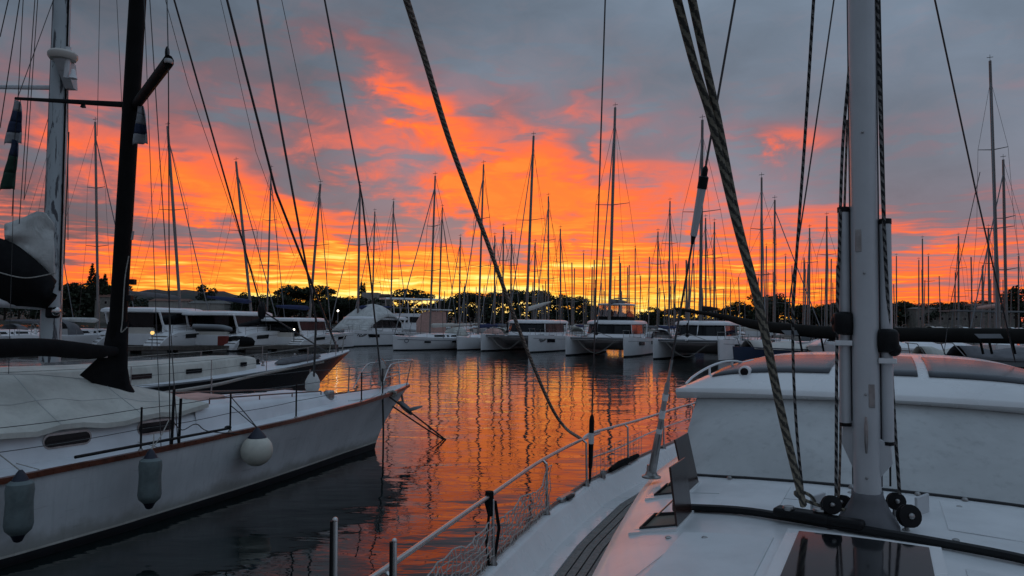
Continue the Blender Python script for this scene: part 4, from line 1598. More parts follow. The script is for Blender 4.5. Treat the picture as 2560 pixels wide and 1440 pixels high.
# fenders along its side: things of their own, hung from the rail -------------
def fender(name, label, px, py, d, r, h, mt, topmat, hang, line):
    p = at(px, py, d)
    f = thing(name, label, 'fender', (p.x, p.y, p.z), 0)
    if h > 0:
        prof = [(0.02, -h * 0.62), (0.045, -h * 0.60), (r * 0.5, -h * 0.50)]
        MB().lathe(prof + [(r * 0.62, -h * 0.47)], p, 18).build('end_eye', topmat, f)
        MB().lathe([(r * 0.60, -h * 0.475), (r * 0.92, -h * 0.40), (r * 1.02, -h * 0.30), (r * 0.97, -h * 0.1), (r * 0.94, h * 0.1), (r, h * 0.3), (r * 0.93, h * 0.42), (r * 0.62, h * 0.475)], p, 20).build('body', mt, f)
        MB().lathe([(r * 0.62, h * 0.47), (r * 0.5, h * 0.52), (r * 0.32, h * 0.60), (0.02, h * 0.66)], p, 18).build('end_eye', topmat, f)
        top = p + Vector((0, 0, h * 0.64))
    else:
        prof = []
        for k in range(15):
            a = -pi / 2 + pi * k / 14 * 0.83
            prof.append((max(0.004, r * cos(a)), r * sin(a)))
        MB().lathe(prof, p, 28).build('body', mt, f)
        a = -pi / 2 + pi * 0.80
        MB().lathe([(r * cos(a) * 1.02, r * sin(a)), (r * 0.45, r * 1.02), (r * 0.24, r * 1.25), (r * 0.12, r * 1.42), (0.01, r * 1.46)], p, 18).build('neck', topmat, f)
        top = p + Vector((0, 0, r * 1.42))
    for hp in hang:
        MB().tube(smooth_curve([top, top.lerp(hp, 0.5) + Vector((0.015, 0, -0.01)), hp], 5), 0.008, 6).build('lanyard', line, f)
    return f


fender('round_fender', 'round cream ball fender hanging from the white yacht\'s rail', 642, 1126, 12.42, 0.262, 0, 'fender_vinyl', 'navy', [tops[0][2][0] + Vector((0, 0, -0.02)), tops[0][2][0] + Vector((0.0, -0.01, -0.16))], 'rope_dark')
fender('long_fender', 'long grey fender below the shrouds on the white yacht\'s side', 375, 1200, 10.25, 0.152, 0.64, 'fender_grey', 'navy', [Wp(6.75, 1.6, 1.32), Wp(6.5, 1.58, 1.5)], 'rope_white')
fender('long_fender', 'long grey fender nearest the left edge, on the white yacht\'s side', 48, 1268, 8.75, 0.152, 0.66, 'fender_grey', 'navy', [Wp(8.95, 1.74, 1.45)], 'rope_white')

# lines from the bow to the water, each a thing of its own
def line_thing(name, label, pts, r, mt, cat='rope', group=None, k=6):
    P = smooth_curve(pts, k) if len(pts) > 2 else [Vector(p) for p in pts]
    o = MB()
    o.tube(P, r, 6)
    ob = o.build(name, mt)
    return tag(ob, label, cat, group)


wpt = atz(1116, 1101, -0.02)
line_thing('mooring_line', 'upper taut mooring line from the white yacht\'s bow to the water', [Wp(0.15, 0.42, 1.33), Wp(0.15, 0.42, 1.33).lerp(wpt, 0.5) + Vector((0, 0, 0.015)), wpt], 0.021, 'rope_dark')
line_thing('mooring_line', 'lower mooring line hanging under the white yacht\'s anchor', [Wp(-0.55, 0.08, 0.95), Wp(-0.55, 0.08, 0.95).lerp(wpt, 0.5) + Vector((0, 0, -0.03)), wpt + Vector((-0.05, 0.02, 0))], 0.019, 'rope_dark')
p0 = Wp(0.35, 0.52, 1.30)
line_thing('hanging_line', 'dark line hanging straight down from the white yacht\'s bow', [p0, Vector((p0.x + 0.05, p0.y - 0.12, 0.6)), Vector((p0.x + 0.06, p0.y - 0.14, -0.05))], 0.022, 'rope_dark')

# signal flags drooping from the spreaders
def flag(label, pts_top, w, h, cols, d):
    c = at(pts_top[0], pts_top[1], d)
    root = thing('signal_flag', label, 'flag', c)
    n = len(cols)
    for k, cm in enumerate(cols):
        m = MB()
        rows = []
        for i in range(5):
            f = (k + i / 4) / n
            row = []
            for j in range(9):
                g = j / 8
                wdt = w * (0.18 + 0.82 * sin(pi * min(1.0, f * 0.62 + 0.06)) ** 1.2)
                row.append(c + Vector((wdt * (g - 0.5) + 0.35 * w * f * (g - 0.3) + pts_top[2] * f, 0.07 * sin(g * 9 + f * 3), -h * f - 0.10 * h * abs(g - 0.6) * f)))
            rows.append(row)
        m.grid(rows)
        m.build('flag_panel', cm, root, solid=0.004, angle=80)
    return root


flag('striped blue and white flag drooping at the tip of the black spreader', (42, 252, -0.05), 0.30, 0.80, ('flag_white', 'flag_blue', 'flag_blue', 'flag_white'), mastd + 1.85)
flag('dark green drooping flag, lowest of the flags at the far left', (36, 350, -0.10), 0.26, 0.92, ('flag_blue', 'flag_green', 'flag_green'), mastd + 1.85)
flag('pale striped flag drooping against the black mast', (350, 262, 0.02), 0.22, 0.62, ('flag_white', 'flag_white', 'flag_blue', 'flag_white'), mastd - 0.3)
line_thing('flag_halyard', 'thin line carrying the drooping flags at far left', [at(52, 246, mastd + 1.85), at(38, 330, mastd + 1.85), at(34, 490, mastd + 1.8), at(25, 800, mastd + 1.2), at(20, 1000, mastd)], 0.006, 'rope_dark')

# ------------------------------------------------------------------ black-hulled yacht behind it
KB = at(872, 879, 31.0)                   # bow tip
KH = RAD(23)
KB0 = Vector((KB.x, KB.y, 0))


def Kp(t, s, z):
    return Vector((KB0.x - t * sin(KH) + s * cos(KH), KB0.y - t * cos(KH) - s * sin(KH), z))


ky = thing('classic_yacht', 'black-hulled classic yacht with white deck and peeling white mast, behind the white yacht', 'yacht', Kp(7, 0, 0), -KH)
K_G = [(0, 0.05), (1, 0.42), (3, 0.95), (6, 1.45), (9, 1.72), (12, 1.78), (16, 1.4)]
K_S = [(0, KB.z), (2, KB.z - 0.17), (5, KB.z - 0.36), (9, KB.z - 0.52), (12, KB.z - 0.58), (16, KB.z - 0.55)]
K_W = [(2.6, 0.02), (4, 0.5), (6, 1.05), (9, 1.5), (12, 1.55), (16, 0.9)]
for nm, mt, ks in (('hull', 'black_hull', (1.0, 0.8, 0.55, 0.3, 0.0)),):
    m = MB()
    A, B = [], []
    for i in range(33):
        u = i / 32
        tg, tw = lerp(0, 16, u ** 1.2), lerp(2.6, 16, u ** 1.2)
        ra, rb = [], []
        for k in ks:
            t = lerp(tw, tg, k ** 1.3)
            s = lerp(interp(K_W, tw), interp(K_G, tg), k ** 0.9)
            z = lerp(-0.1, interp(K_S, tg), k)
            ra.append(Kp(t, s, z))
            rb.append(Kp(t, -s, z))
        A.append(ra)
        B.append(rb)
    m.grid(A)
    m.grid(B)
    m.build(nm, mt, ky, angle=60)
m = MB()
rows = []
for i in range(33):
    t = 16 * (i / 32) ** 1.2
    b, z = interp(K_G, t), interp(K_S, t)
    rows.append([Kp(t, b * q, z + 0.005 + 0.08 * (1 - q * q)) for q in (1, 0.7, 0.35, 0, -0.35, -0.7, -1)])
m.grid(rows)
m.build('deck', 'white_deck', ky)
for sg in (1, -1):
    MB().tube([Kp(16 * (i / 32) ** 1.2, sg * interp(K_G, 16 * (i / 32) ** 1.2), interp(K_S, 16 * (i / 32) ** 1.2) + 0.02) for i in range(33)], 0.03, 6).build('toe_rail', 'far_grey', ky)
# cabin trunk
m = MB()
rows = []
for i in range(19):
    t = lerp(6.2, 15, i / 18)
    w = interp([(6.2, 0.62), (7.0, 0.80), (10, 1.12), (15, 1.15)], t)
    z0 = interp(K_S, t) + 0.03
    h = z0 + interp([(6.2, 0.38), (7, 0.46), (15, 0.55)], t)
    rows.append([Kp(t, w + 0.05, z0), Kp(t, w, h - 0.05), Kp(t, w - 0.06, h)] + [Kp(t, w * q, h + 0.06 * (1 - q * q)) for q in (0.6, 0, -0.6)] + [Kp(t, -(w - 0.06), h), Kp(t, -w, h - 0.05), Kp(t, -(w + 0.05), z0)])
m.grid(rows)
m.add(rows[0], [tuple(range(len(rows[0])))])
m.build('cabin', 'canvas_cream', ky, angle=50)
for tcx, L in ((7.0, 0.34), (9.3, 0.66), (11.2, 0.66)):
    w = interp([(6.2, 0.62), (7.0, 0.80), (10, 1.12), (15, 1.15)], tcx) + 0.028
    z = interp(K_S, tcx) + 0.27
    dw = (interp([(6.2, 0.62), (7.0, 0.80), (10, 1.12), (15, 1.15)], tcx + L / 2) - interp([(6.2, 0.62), (7.0, 0.80), (10, 1.12), (15, 1.15)], tcx - L / 2)) / 2
    m = MB()
    m.slab([Kp(tcx - L / 2, w - dw + 0.005, z - 0.07), Kp(tcx + L / 2, w + dw + 0.005, z - 0.07), Kp(tcx + L / 2, w + dw, z + 0.07), Kp(tcx - L / 2, w - dw, z + 0.07)], -0.03)
    m.build('window', 'tint', ky, bevel=0.02)
for sg in (1, -1):
    tp = []
    for t in (1.6, 4.0, 6.6, 9.2, 12):
        b, z = interp(K_G, t) - 0.06, interp(K_S, t)
        MB().tube([Kp(t, sg * b, z), Kp(t, sg * b, z + 0.62)], 0.014, 6).build('stanchion', 'chrome_old', ky)
        tp.append(Kp(t, sg * b, z + 0.61))
    tp = [Kp(0.5, sg * 0.18, KB.z + 0.6)] + tp + [Kp(16, sg * 1.3, interp(K_S, 16) + 0.6)]
    MB().tube(tp, 0.008, 5).build('lifeline', 'rope_white', ky)
    MB().tube([p - Vector((0, 0, 0.28)) for p in tp], 0.006, 5).build('lifeline', 'wire', ky)
# pulpit, deck gear, heaped sail on the foredeck
MB().tube(smooth_curve([Kp(0.9, 0.32, KB.z), Kp(0.75, 0.28, KB.z + 0.62), Kp(0.2, 0, KB.z + 0.70), Kp(0.75, -0.28, KB.z + 0.62), Kp(0.9, -0.32, KB.z)], 6), 0.022, 8).build('pulpit', 'rope_white', ky)
for (t, s, r) in ((2.4, 0.05, 0.10), (3.2, -0.2, 0.07), (4.6, 0.3, 0.06), (5.3, -0.1, 0.09), (5.6, 0.4, 0.06)):
    z = interp(K_S, t) + 0.08
    MB().lathe([(r, 0), (r, 0.04), (r * 0.6, 0.07), (r * 0.7, 0.16), (r * 0.3, 0.2)], Kp(t, s, z), 12).build('deck_vent', 'chrome_old' if r < 0.08 else 'black_plastic', ky)
m = MB()
rings = []
for i in range(11):
    t = lerp(2.6, 5.2, i / 10)
    r = 0.20 * sin(pi * (0.08 + 0.84 * i / 10)) ** 0.5 + 0.03 * sin(i * 2.3)
    rings.append([Kp(t, 0.45 + 0.02 * i + r * cos(a) * 1.2, interp(K_S, t) + 0.12 + r * 0.8 * max(-0.3, sin(a))) for a in [2 * pi * j / 10 for j in range(10)]])
m.loft(rings)
m.build('bagged_sail', 'grey_canvas', ky, angle=80)
# white mast with peeling paint, radar, spreader
kd = 16.5
kb_, kt_ = at(124, 905, kd), at(163, -200, kd)
m = MB()
rings = []
for i in range(13):
    p = kb_.lerp(kt_, i / 12)
    w = lerp(0.20, 0.155, i / 12)
    rings.append([p + Vector((cos(a) * w, sin(a) * w * 1.25, 0)) for a in [2 * pi * k / 18 for k in range(18)]])
m.loft(rings)
km = m.build('mast', 'peeling_paint', ky)
MB().tube([kb_ + Vector((-0.19, -0.06, 0.3)), kt_ + Vector((-0.15, -0.06, 0))], 0.028, 6).build('sail_track', 'black_mast', km)
MB().tube([kb_ + Vector((0.20, -0.05, 1.6)), kt_ + Vector((0.16, -0.05, 0))], 0.020, 6).build('conduit', 'black_mast', km)
c = at(157, 140, kd - 0.45)
rd = MB().lathe([(0.05, -0.10), (0.26, -0.09), (0.30, -0.03), (0.30, 0.04), (0.26, 0.09), (0.06, 0.11)], c, 20)
rad = rd.build('radar', 'far_cream', km)
MB().hexa([c + Vector((-0.14, 0.35, -0.62)), c + Vector((0.06, 0.35, -0.62)), c + Vector((0.06, 0.5, -0.62)), c + Vector((-0.14, 0.5, -0.62))],
          [c + Vector((-0.12, -0.15, -0.10)), c + Vector((0.12, -0.15, -0.10)), c + Vector((0.12, 0.3, -0.10)), c + Vector((-0.12, 0.3, -0.10))]).build('radar_bracket', 'old_white_hull', rad, smooth=False)
MB().tube([at(172, 118, kd - 0.5), at(166, 195, kd - 0.45)], 0.06, 8).build('radar_post', 'old_white_hull', rad)
MB().lathe([(0.02, 0.08), (0.05, 0.05), (0.055, -0.02), (0.09, -0.13)], at(183, 182, kd - 0.5), 12).build('masthead_light', 'far_white', rad)
MB().tube([at(132, 219, kd), at(-60, 217, kd + 1.5)], [0.055, 0.05], 8, flat=0.6).build('spreader', 'alloy_mast', km)
MB().box(at(132, 782, kd - 0.35), (0.24, 0.22, 0.24)).build('winch', 'black_plastic', km, bevel=0.05)
MB().ball(at(140, 778, kd - 0.5), (0.09, 0.09, 0.10), 12, 8).build('winch', 'steel', km)
# mainsail heaped on the boom: pale cloth above, black cover below
m = MB()
top = [(12, 560), (60, 545), (90, 530), (104, 516), (118, 530), (130, 560)]
rows = []
for i in range(9):
    f = i / 8
    row = []
    for j in range(13):
        g = j / 12
        px = lerp(13, 135, g)
        pt = interp([(13, 562), (60, 546), (95, 528), (112, 530), (135, 560)], px)
        pb = interp([(13, 615), (50, 628), (90, 660), (135, 720)], px)
        row.append(at(px, lerp(pt, pb, f), kd - 0.25 - 0.12 * sin(pi * f) + 0.05 * sin(g * 6 + f * 9) - 0.03 * sin(f * 14 + g * 3)))
    rows.append(row)
m.grid(rows)
m.build('furled_sail', 'sailcloth', ky, angle=80, solid=0.06)
m = MB()
rows = []
for i in range(9):
    f = i / 8
    row = []
    for j in range(15):
        g = j / 14
        px = lerp(-90, 128, g)
        pt = interp([(-90, 600), (0, 605), (40, 622), (85, 665), (130, 715)], px)
        pb = interp([(-90, 760), (60, 752), (130, 760)], px)
        row.append(at(px, lerp(pt, pb, f), kd - 0.4 - 0.30 * sin(pi * f) + 0.05 * sin(g * 13 + f * 4)))
    rows.append(row)
m.grid(rows)
m.build('sail_cover', 'black_canvas', ky, angle=80, solid=0.3)
MB().tube([at(130, 765, kd - 0.1), at(-80, 752, kd - 0.9)], 0.10, 10).build('boom', 'old_white_hull', ky)
MB().tube(smooth_curve([at(-20, 676, kd - 0.9), at(40, 692, kd - 0.95), at(80, 694, kd - 0.95), at(140, 682, kd - 0.7)], 5), 0.013, 6).build('sail_tie', 'rope_white', ky)
# rigging seen against the sky
for (p, q, d1, d2, r) in (((90, 0), (48, 560), 15.5, 16.0, 0.010), ((97, 0), (60, 500), 15.2, 16.2, 0.009), ((60, 0), (30, 540), 14.5, 16, 0.009), ((55, 0), (0, 320), 14.0, 15.0, 0.010), ((30, 0), (0, 92), 14, 14.4, 0.010),
                          ((137, 30), (42, 250), 16.4, 15.5, 0.009), ((128, 270), (60, 500), 16.4, 16.0, 0.006), ((250, 0), (243, 340), 17, 17, 0.007), ((290, 0), (312, 420), 17, 17, 0.007), ((172, 330), (160, 660), 16.4, 16.4, 0.016), ((170, 200), (170, 600), 16.4, 16.4, 0.010)):
    MB().tube([at(p[0], p[1] - 40 if p[1] < 50 else p[1], d1), at(q[0], q[1], d2)], r, 6).build('stay', 'wire', ky)
# its furled forestay and a second stay landing near the bow
MB().tube([Kp(0.75, 0, KB.z + 0.05), at(690, 480, 24.0), at(560, -30, 20.5)], [0.045, 0.042, 0.036], 8).build('forestay', 'wire', ky)
MB().tube([Kp(1.4, 0, KB.z), at(655, 777, 27), at(575, 490, 24), at(427, -30, 20)], [0.03, 0.03, 0.028, 0.026], 8).build('inner_stay', 'wire', ky)
MB().lathe([(0.05, -0.35), (0.13, -0.25), (0.17, 0.0), (0.12, 0.2), (0.05, 0.3)], at(655, 774, 27), 12).build('furler_drum', 'black_plastic', ky)
MB().tube([at(700, -20, 22), at(800, 450, 26)], 0.010, 6).build('stay', 'wire', ky)
MB().tube([at(547, -20, 22), at(640, 380, 25), at(735, 640, 28)], 0.008, 6).build('stay', 'wire', ky)
MB().tube([at(408, -20, 20), at(470, 210, 21), at(560, 470, 23), at(668, 790, 27)], 0.009, 6).build('stay', 'wire', ky)
# mooring line sagging along its side towards us
line_thing('mooring_line', 'pale mooring line slung along the black hull', [at(808, 905, 28), at(720, 922, 25.5), at(620, 943, 22.5), at(540, 962, 20), at(400, 985, 17)], 0.05, 'rope_white')

# ------------------------------------------------------------------ catamarans and monohulls across the basin
def place(px, d):
    p = at(px, 807, d)
    return Vector((p.x, d, 0))


def head(psi):
    """heading psi degrees: 0 points at the camera, positive swings the bow to the picture's left"""
    f = Vector((-sin(RAD(psi)), -cos(RAD(psi)), 0))
    return f, atan2(f.y, f.x)


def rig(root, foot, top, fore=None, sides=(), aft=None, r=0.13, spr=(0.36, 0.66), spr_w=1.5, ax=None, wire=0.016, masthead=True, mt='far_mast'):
    """mast between two world points, spreaders across ax, stays to world points"""
    P = [foot.lerp(top, k / 4) for k in range(5)]
    m = MB().tube(P, [r, r, r, r * 0.95, r * 0.8], 8, flat=1.25)
    mo = m.build('mast', mt, root)
    ax = (ax or Vector((1, 0, 0))).normalized()
    tips = []
    for f, k in zip(spr, (1.0, 0.8, 0.6)):
        c = foot.lerp(top, f)
        w = spr_w * k
        for sg in (-1, 1):
            e = c + ax * sg * w + Vector((0, 0, 0.12))
            MB().tube([c, e], [0.045, 0.03], 5).build('spreader', mt, mo)
            tips.append((f, sg, e))
    for sg, sp in zip((-1, 1), sides):
        pts = [sp] + [e for f, s2, e in tips if s2 == sg] + [foot.lerp(top, 0.93)]
        MB().tube(pts, wire, 4).build('shroud', 'wire', root)
    if fore is not None:
        MB().tube([fore, fore.lerp(foot.lerp(top, 0.93), 0.06), foot.lerp(top, 0.93)], [0.03, 0.055, 0.05], 6).build('forestay', 'far_grey', root)
    if aft is not None:
        MB().tube([aft, top], wire, 4).build('backstay', 'wire', root)
    if masthead:
        MB().tube([top, top + Vector((0, 0, 0.5))], 0.02, 4).build('antenna', 'wire', mo)
        MB().tube([top + Vector((-0.25, 0, 0.25)), top + Vector((0.25, 0, 0.32))], 0.025, 4).build('wind_vane', 'wire', mo)
    return mo


def catamaran(label, pos, psi, L=12.0, sc_=1.0, mast_top=None, fly=False, tarp=False, boom='grey_canvas', brand=False, boom_up=0.0, wide_pillar=False, group='catamarans moored across the basin'):
    f, rz = head(psi)
    root = thing('catamaran', label, 'catamaran', pos, rz, group, sc_)
    MW = root.matrix_basis
    B = 2.75
    hx = [-6, -5.2, -4, -2, 0, 2, 3.5, 4.6, 5.4, 5.85, 6.0]

    def hw(x):
        return interp([(-6, 0.70), (-4, 0.84), (0, 0.86), (2.5, 0.76), (4.6, 0.46), (5.6, 0.20), (6, 0.06)], x)

    def top(x):
        return interp([(-6, 0.55), (-5.6, 0.6), (-5.0, 1.35), (-3, 1.55), (3, 1.72), (6, 1.82)], x)
    for sg in (1, -1):
        m = MB()
        m.loft([[Vector((x, sg * B - hw(x), top(x))), Vector((x, sg * B - hw(x) * 0.35, top(x) + 0.03)), Vector((x, sg * B + hw(x) * 0.35, top(x) + 0.03)), Vector((x, sg * B + hw(x), top(x))), Vector((x, sg * B + hw(x) * 0.97, top(x) * 0.62)),
                 Vector((x - 0.05, sg * B + hw(x) * 0.78, 0.12)), Vector((x - 0.05, sg * B - hw(x) * 0.78, 0.12)), Vector((x, sg * B - hw(x) * 0.97, top(x) * 0.62))] for x in hx])
        hull = m.build('hull', 'far_white', root, local=True, angle=50)
        m = MB()
        m.loft([[Vector((x - 0.05, sg * B + hw(x) * 0.79, 0.125)), Vector((x - 0.1, sg * B + hw(x) * 0.5, -0.4)), Vector((x - 0.1, sg * B - hw(x) * 0.5, -0.4)), Vector((x - 0.05, sg * B - hw(x) * 0.79, 0.125))] for x in hx])
        m.build('antifouling', 'antifoul', hull, local=True)
        # long hull windows outboard, each a pane
        for x0, x1 in ((1.2, 2.9), (-3.2, -1.6)):
            yo = sg * (B + hw((x0 + x1) / 2) * 0.985 + 0.006)
            y0, y1 = sg * (B + hw(x0) * 0.975 + 0.012), sg * (B + hw(x1) * 0.975 + 0.012)
            m = MB()
            m.slab([Vector((x0, y0, 0.98)), Vector((x1, y1, 1.02)), Vector((x1 + 0.1, y1, 1.36)), Vector((x0, y0, 1.30))], 0.02 * -sg)
            m.build('hull_window', 'tint', hull, local=True, smooth=False)
        # styling crease and a band along the topsides
        m = MB().tube([Vector((x, sg * (B + hw(x) * 0.99), top(x) * 0.80)) for x in (-4.5, -2, 0, 2, 3.5, 4.6, 5.4)], 0.018, 5)
        m.build('rub_strake', 'far_grey', hull, local=True)
        # pulpit and lifelines
        P = [Vector((5.75, sg * (B + 0.10), top(5.6) + 0.6)), Vector((5.75, sg * (B - 0.12), top(5.6) + 0.6))]
        m = MB().tube([Vector((5.0, sg * (B + 0.3), top(5))), Vector((5.2, sg * (B + 0.28), top(5.6) + 0.6)), P[0], P[1], Vector((5.2, sg * (B - 0.3), top(5.6) + 0.6)), Vector((5.0, sg * (B - 0.3), top(5)))], 0.022, 6)
        m.build('pulpit', 'chrome_old', root, local=True)
        tops_ = []
        for x in (4.2, 2.4, 0.6, -1.2, -3.0, -4.6):
            b = sg * (B + hw(x) * 0.88)
            MB().tube([Vector((x, b, top(x))), Vector((x, b, top(x) + 0.62))], 0.018, 5).build('stanchion', 'chrome_old', root, local=True)
            tops_.append(Vector((x, b, top(x) + 0.61)))
        MB().tube([Vector((5.2, sg * (B + 0.28), top(5.6) + 0.6))] + tops_, 0.010, 4).build('lifeline', 'wire', root, local=True)
        MB().tube([p - Vector((0, 0, 0.28)) for p in tops_], 0.010, 4).build('lifeline', 'wire', root, local=True)
        # stern steps
        for k in range(3):
            MB().box((-5.1 - 0.33 * k, sg * B, 1.15 - 0.24 * k), (0.34, 1.30, 0.06)).build('stern_step', 'teak', root, local=True, smooth=False)
    # bridge deck nacelle
    m = MB()
    rings = []
    for x, zb, zt, w in ((-5.0, 0.45, 1.30, 2.2), (-3, 0.42, 1.50, 2.4), (0.8, 0.45, 1.62, 2.4), (2.0, 0.62, 1.64, 2.35), (3.2, 1.2, 1.63, 2.25)):
        rings.append([Vector((x, -w, zt)), Vector((x, w, zt)), Vector((x, w, zb + 0.15)), Vector((x, w * 0.6, zb)), Vector((x, -w * 0.6, zb)), Vector((x, -w, zb + 0.15))])
    m.loft(rings)
    m.build('bridge_deck', 'far_white', root, local=True, angle=50)
    # trampoline, beam and martingale
    for sg in (1, -1):
        y0, y1 = sorted((sg * 0.06, sg * 2.35))
        m = MB().hexa([Vector((2.2, y0, 1.42)), Vector((5.32, y0, 1.50)), Vector((5.32, y1, 1.50)), Vector((2.2, y1, 1.42))], [Vector((2.2, y0, 1.66)), Vector((5.32, y0, 1.70)), Vector((5.32, y1, 1.70)), Vector((2.2, y1, 1.66))])
        m.build('foredeck', 'far_white', root, local=True, smooth=False)
    MB().tube([Vector((5.35, -B, 1.66)), Vector((5.35, B, 1.66))], 0.095, 8).build('cross_beam', 'far_grey', root, local=True)
    MB().tube([Vector((5.35, -1.6, 1.72)), Vector((5.35, 0, 2.25)), Vector((5.35, 1.6, 1.72))], 0.03, 6).build('dolphin_striker', 'chrome_old', root, local=True)
    MB().tube([Vector((2.7, 0, 1.62)), Vector((5.9, 0, 1.70))], 0.07, 6).build('longeron', 'far_white', root, local=True)
    MB().tube(smooth_curve([Vector((5.3, -1.9, 1.5)), Vector((5.5, -0.8, 0.55)), Vector((5.6, 0.3, 0.35)), Vector((5.5, 1.9, 1.5))], 5), 0.022, 5).build('bridle', 'rope_white', root, local=True)
    # saloon: lower coaming, dark glazing in panes between pillars, roof
    def sal(x0, z, k):            # plan outline of the saloon at height z
        fr = 2.05 - 0.55 * k
        w0, w1 = 2.30 - 0.14 * k, 1.85 - 0.22 * k
        return [Vector((-4.3, -w0, z)), Vector((-1.0, -w0, z)), Vector((0.9 - 0.25 * k, -w0 * 0.97, z)), Vector((fr - 0.25, -w1 * 0.86, z)), Vector((fr, -w1 * 0.42, z)), Vector((fr + 0.06, 0, z)), Vector((fr, w1 * 0.42, z)), Vector((fr - 0.25, w1 * 0.86, z)), Vector((0.9 - 0.25 * k, w0 * 0.97, z)), Vector((-1.0, w0, z)), Vector((-4.3, w0, z))]
    m = MB()
    m.loft([sal(0, 1.45, 0), sal(0, 2.02, 0.06)], closed=False)
    m.build('saloon_coaming', 'far_white', root, local=True, angle=60)
    a, b = sal(0, 2.02, 0.10), sal(0, 2.98, 0.92)
    for i in range(len(a) - 1):
        p, q, r_, s_ = a[i], a[i + 1], b[i + 1], b[i]
        e1, e2 = 0.012, 0.988
        quad = [p.lerp(q, e1), p.lerp(q, e2), s_.lerp(r_, e2), s_.lerp(r_, e1)]
        MB().slab(quad, 0.03).build('saloon_window', 'tint', root, local=True, smooth=False)
    for i in range(len(a)):
        MB().tube([a[i] + Vector((0, 0, -0.05)), b[i] + Vector((0, 0, 0.05))], 0.05 if i in (2, 8) or (wide_pillar and i == 5) else 0.018, 6).build('window_pillar', 'far_white' if i in (2, 8) or (wide_pillar and i == 5) else 'black_plastic', root, local=True)
    m = MB()
    rings = []
    for z, k, g in ((2.95, 0.92, 0.16), (3.02, 0.92, 0.28), (3.20, 0.92, 0.24), (3.32, 0.95, -0.05), (3.37, 1.0, -0.6)):
        o = sal(0, z, k)
        ring = []
        for p in o:
            d = Vector((p.x + 1.2, p.y, 0))
            q = p + d.normalized() * g
            if p.x < -4:
                q.x -= 0.9
            ring.append(Vector((q.x, q.y, z)))
        rings.append(ring)
    m.loft(rings)
    roof = m.build('saloon_roof', 'far_white', root, local=True, angle=50)
    MB().box((-1.2, 0, 3.385), (1.6, 1.1, 0.03)).build('solar_panel', 'tint', roof, local=True, smooth=False)
    # arched side coaming and helm seat by the cockpit
    for sg in (1, -1):
        MB().tube(smooth_curve([Vector((-3.2, sg * 2.35, 1.4)), Vector((-4.3, sg * 2.45, 1.9)), Vector((-4.8, sg * 2.4, 3.02))], 4), [0.09] * 9, 6).build('roof_post', 'far_white', root, local=True)
    MB().box((-4.45, 0, 1.55), (0.5, 3.2, 0.5)).build('cockpit_seat', 'far_cream', root, local=True, bevel=0.06)
    MB().slab([Vector((-4.35, 1.6, 1.4)), Vector((-4.35, -1.6, 1.4)), Vector((-4.35, -1.6, 2.92)), Vector((-4.35, 1.6, 2.92))], 0.03).build('saloon_door', 'tint', root, local=True, smooth=False)
    # deck clutter: hatches, cleats, windlass locker
    for x, y in ((3.0, B), (3.0, -B), (0.4, B), (0.4, -B)):
        MB().box((x, y, top(x) + 0.05), (0.55, 0.5, 0.06)).build('deck_hatch', 'tint', root, local=True, smooth=False)
    if fly:
        def fb(k, z):
            return [Vector((-2.9, -1.6 + 0.1 * k, z)), Vector((0.2 - 0.55 * k, -1.55 + 0.12 * k, z)), Vector((0.75 - 0.65 * k, -0.8, z)), Vector((0.75 - 0.65 * k, 0.8, z)), Vector((0.2 - 0.55 * k, 1.55 - 0.12 * k, z)), Vector((-2.9, 1.6 - 0.1 * k, z))]
        m = MB()
        m.loft([[p * 1.0 for p in fb(0, 3.34)], fb(0.05, 3.72)])
        m.build('flybridge_coaming', 'black_canvas', root, local=True, angle=50)
        a, b = fb(0.05, 3.72), fb(0.9, 4.88)
        for i in range(6):
            p, q, r_, s_ = a[i], a[(i + 1) % 6], b[(i + 1) % 6], b[i]
            MB().slab([p.lerp(q, 0.03), p.lerp(q, 0.97), s_.lerp(r_, 0.97), s_.lerp(r_, 0.03)], 0.012).build('vinyl_screen', 'clear_vinyl', root, local=True, smooth=False)
            MB().tube([p, s_], 0.05, 6).build('screen_post', 'black_plastic', root, local=True)
        m = MB()
        m.loft([[Vector((p.x * 1.04, p.y * 1.06, z)) for p in fb(0.9, 0)] if k else [Vector((p.x * 1.08, p.y * 1.1, z)) for p in fb(0.9, 0)] for k, z in ((1, 4.86), (0, 4.93), (1, 5.03))])
        m.build('flybridge_roof', 'far_white', root, local=True, bevel=0.03)
        MB().tube([Vector((-1.2, 0.8, 5.0)), Vector((-1.2, 0.8, 5.55))], 0.03, 5).build('radar_post', 'chrome_old', root, local=True)
        MB().box((-1.2, 0.6, 5.57), (0.9, 1.3, 0.10)).build('radar_platform', 'far_grey', root, local=True, bevel=0.03)
    if tarp:
        m = MB()
        rows = []
        for i in range(13):
            x = lerp(-4.2, 2.9, i / 12)
            rows.append([Vector((x, lerp(-2.7, 2.7, j / 12), interp([(-4.2, 3.5), (-2.8, 4.6), (-1.5, 4.9), (0.2, 4.3), (1.6, 3.2), (2.9, 1.8)], x) * (1 - 0.30 * abs(j / 6 - 1) ** 2.2) - 0.05 * sin(i * 2 + j) + 0.04 * sin(j * 3.1))) for j in range(13)])
        m.grid(rows)
        m.build('winter_tarp', 'sailcloth', root, local=True, angle=80, solid=0.03)
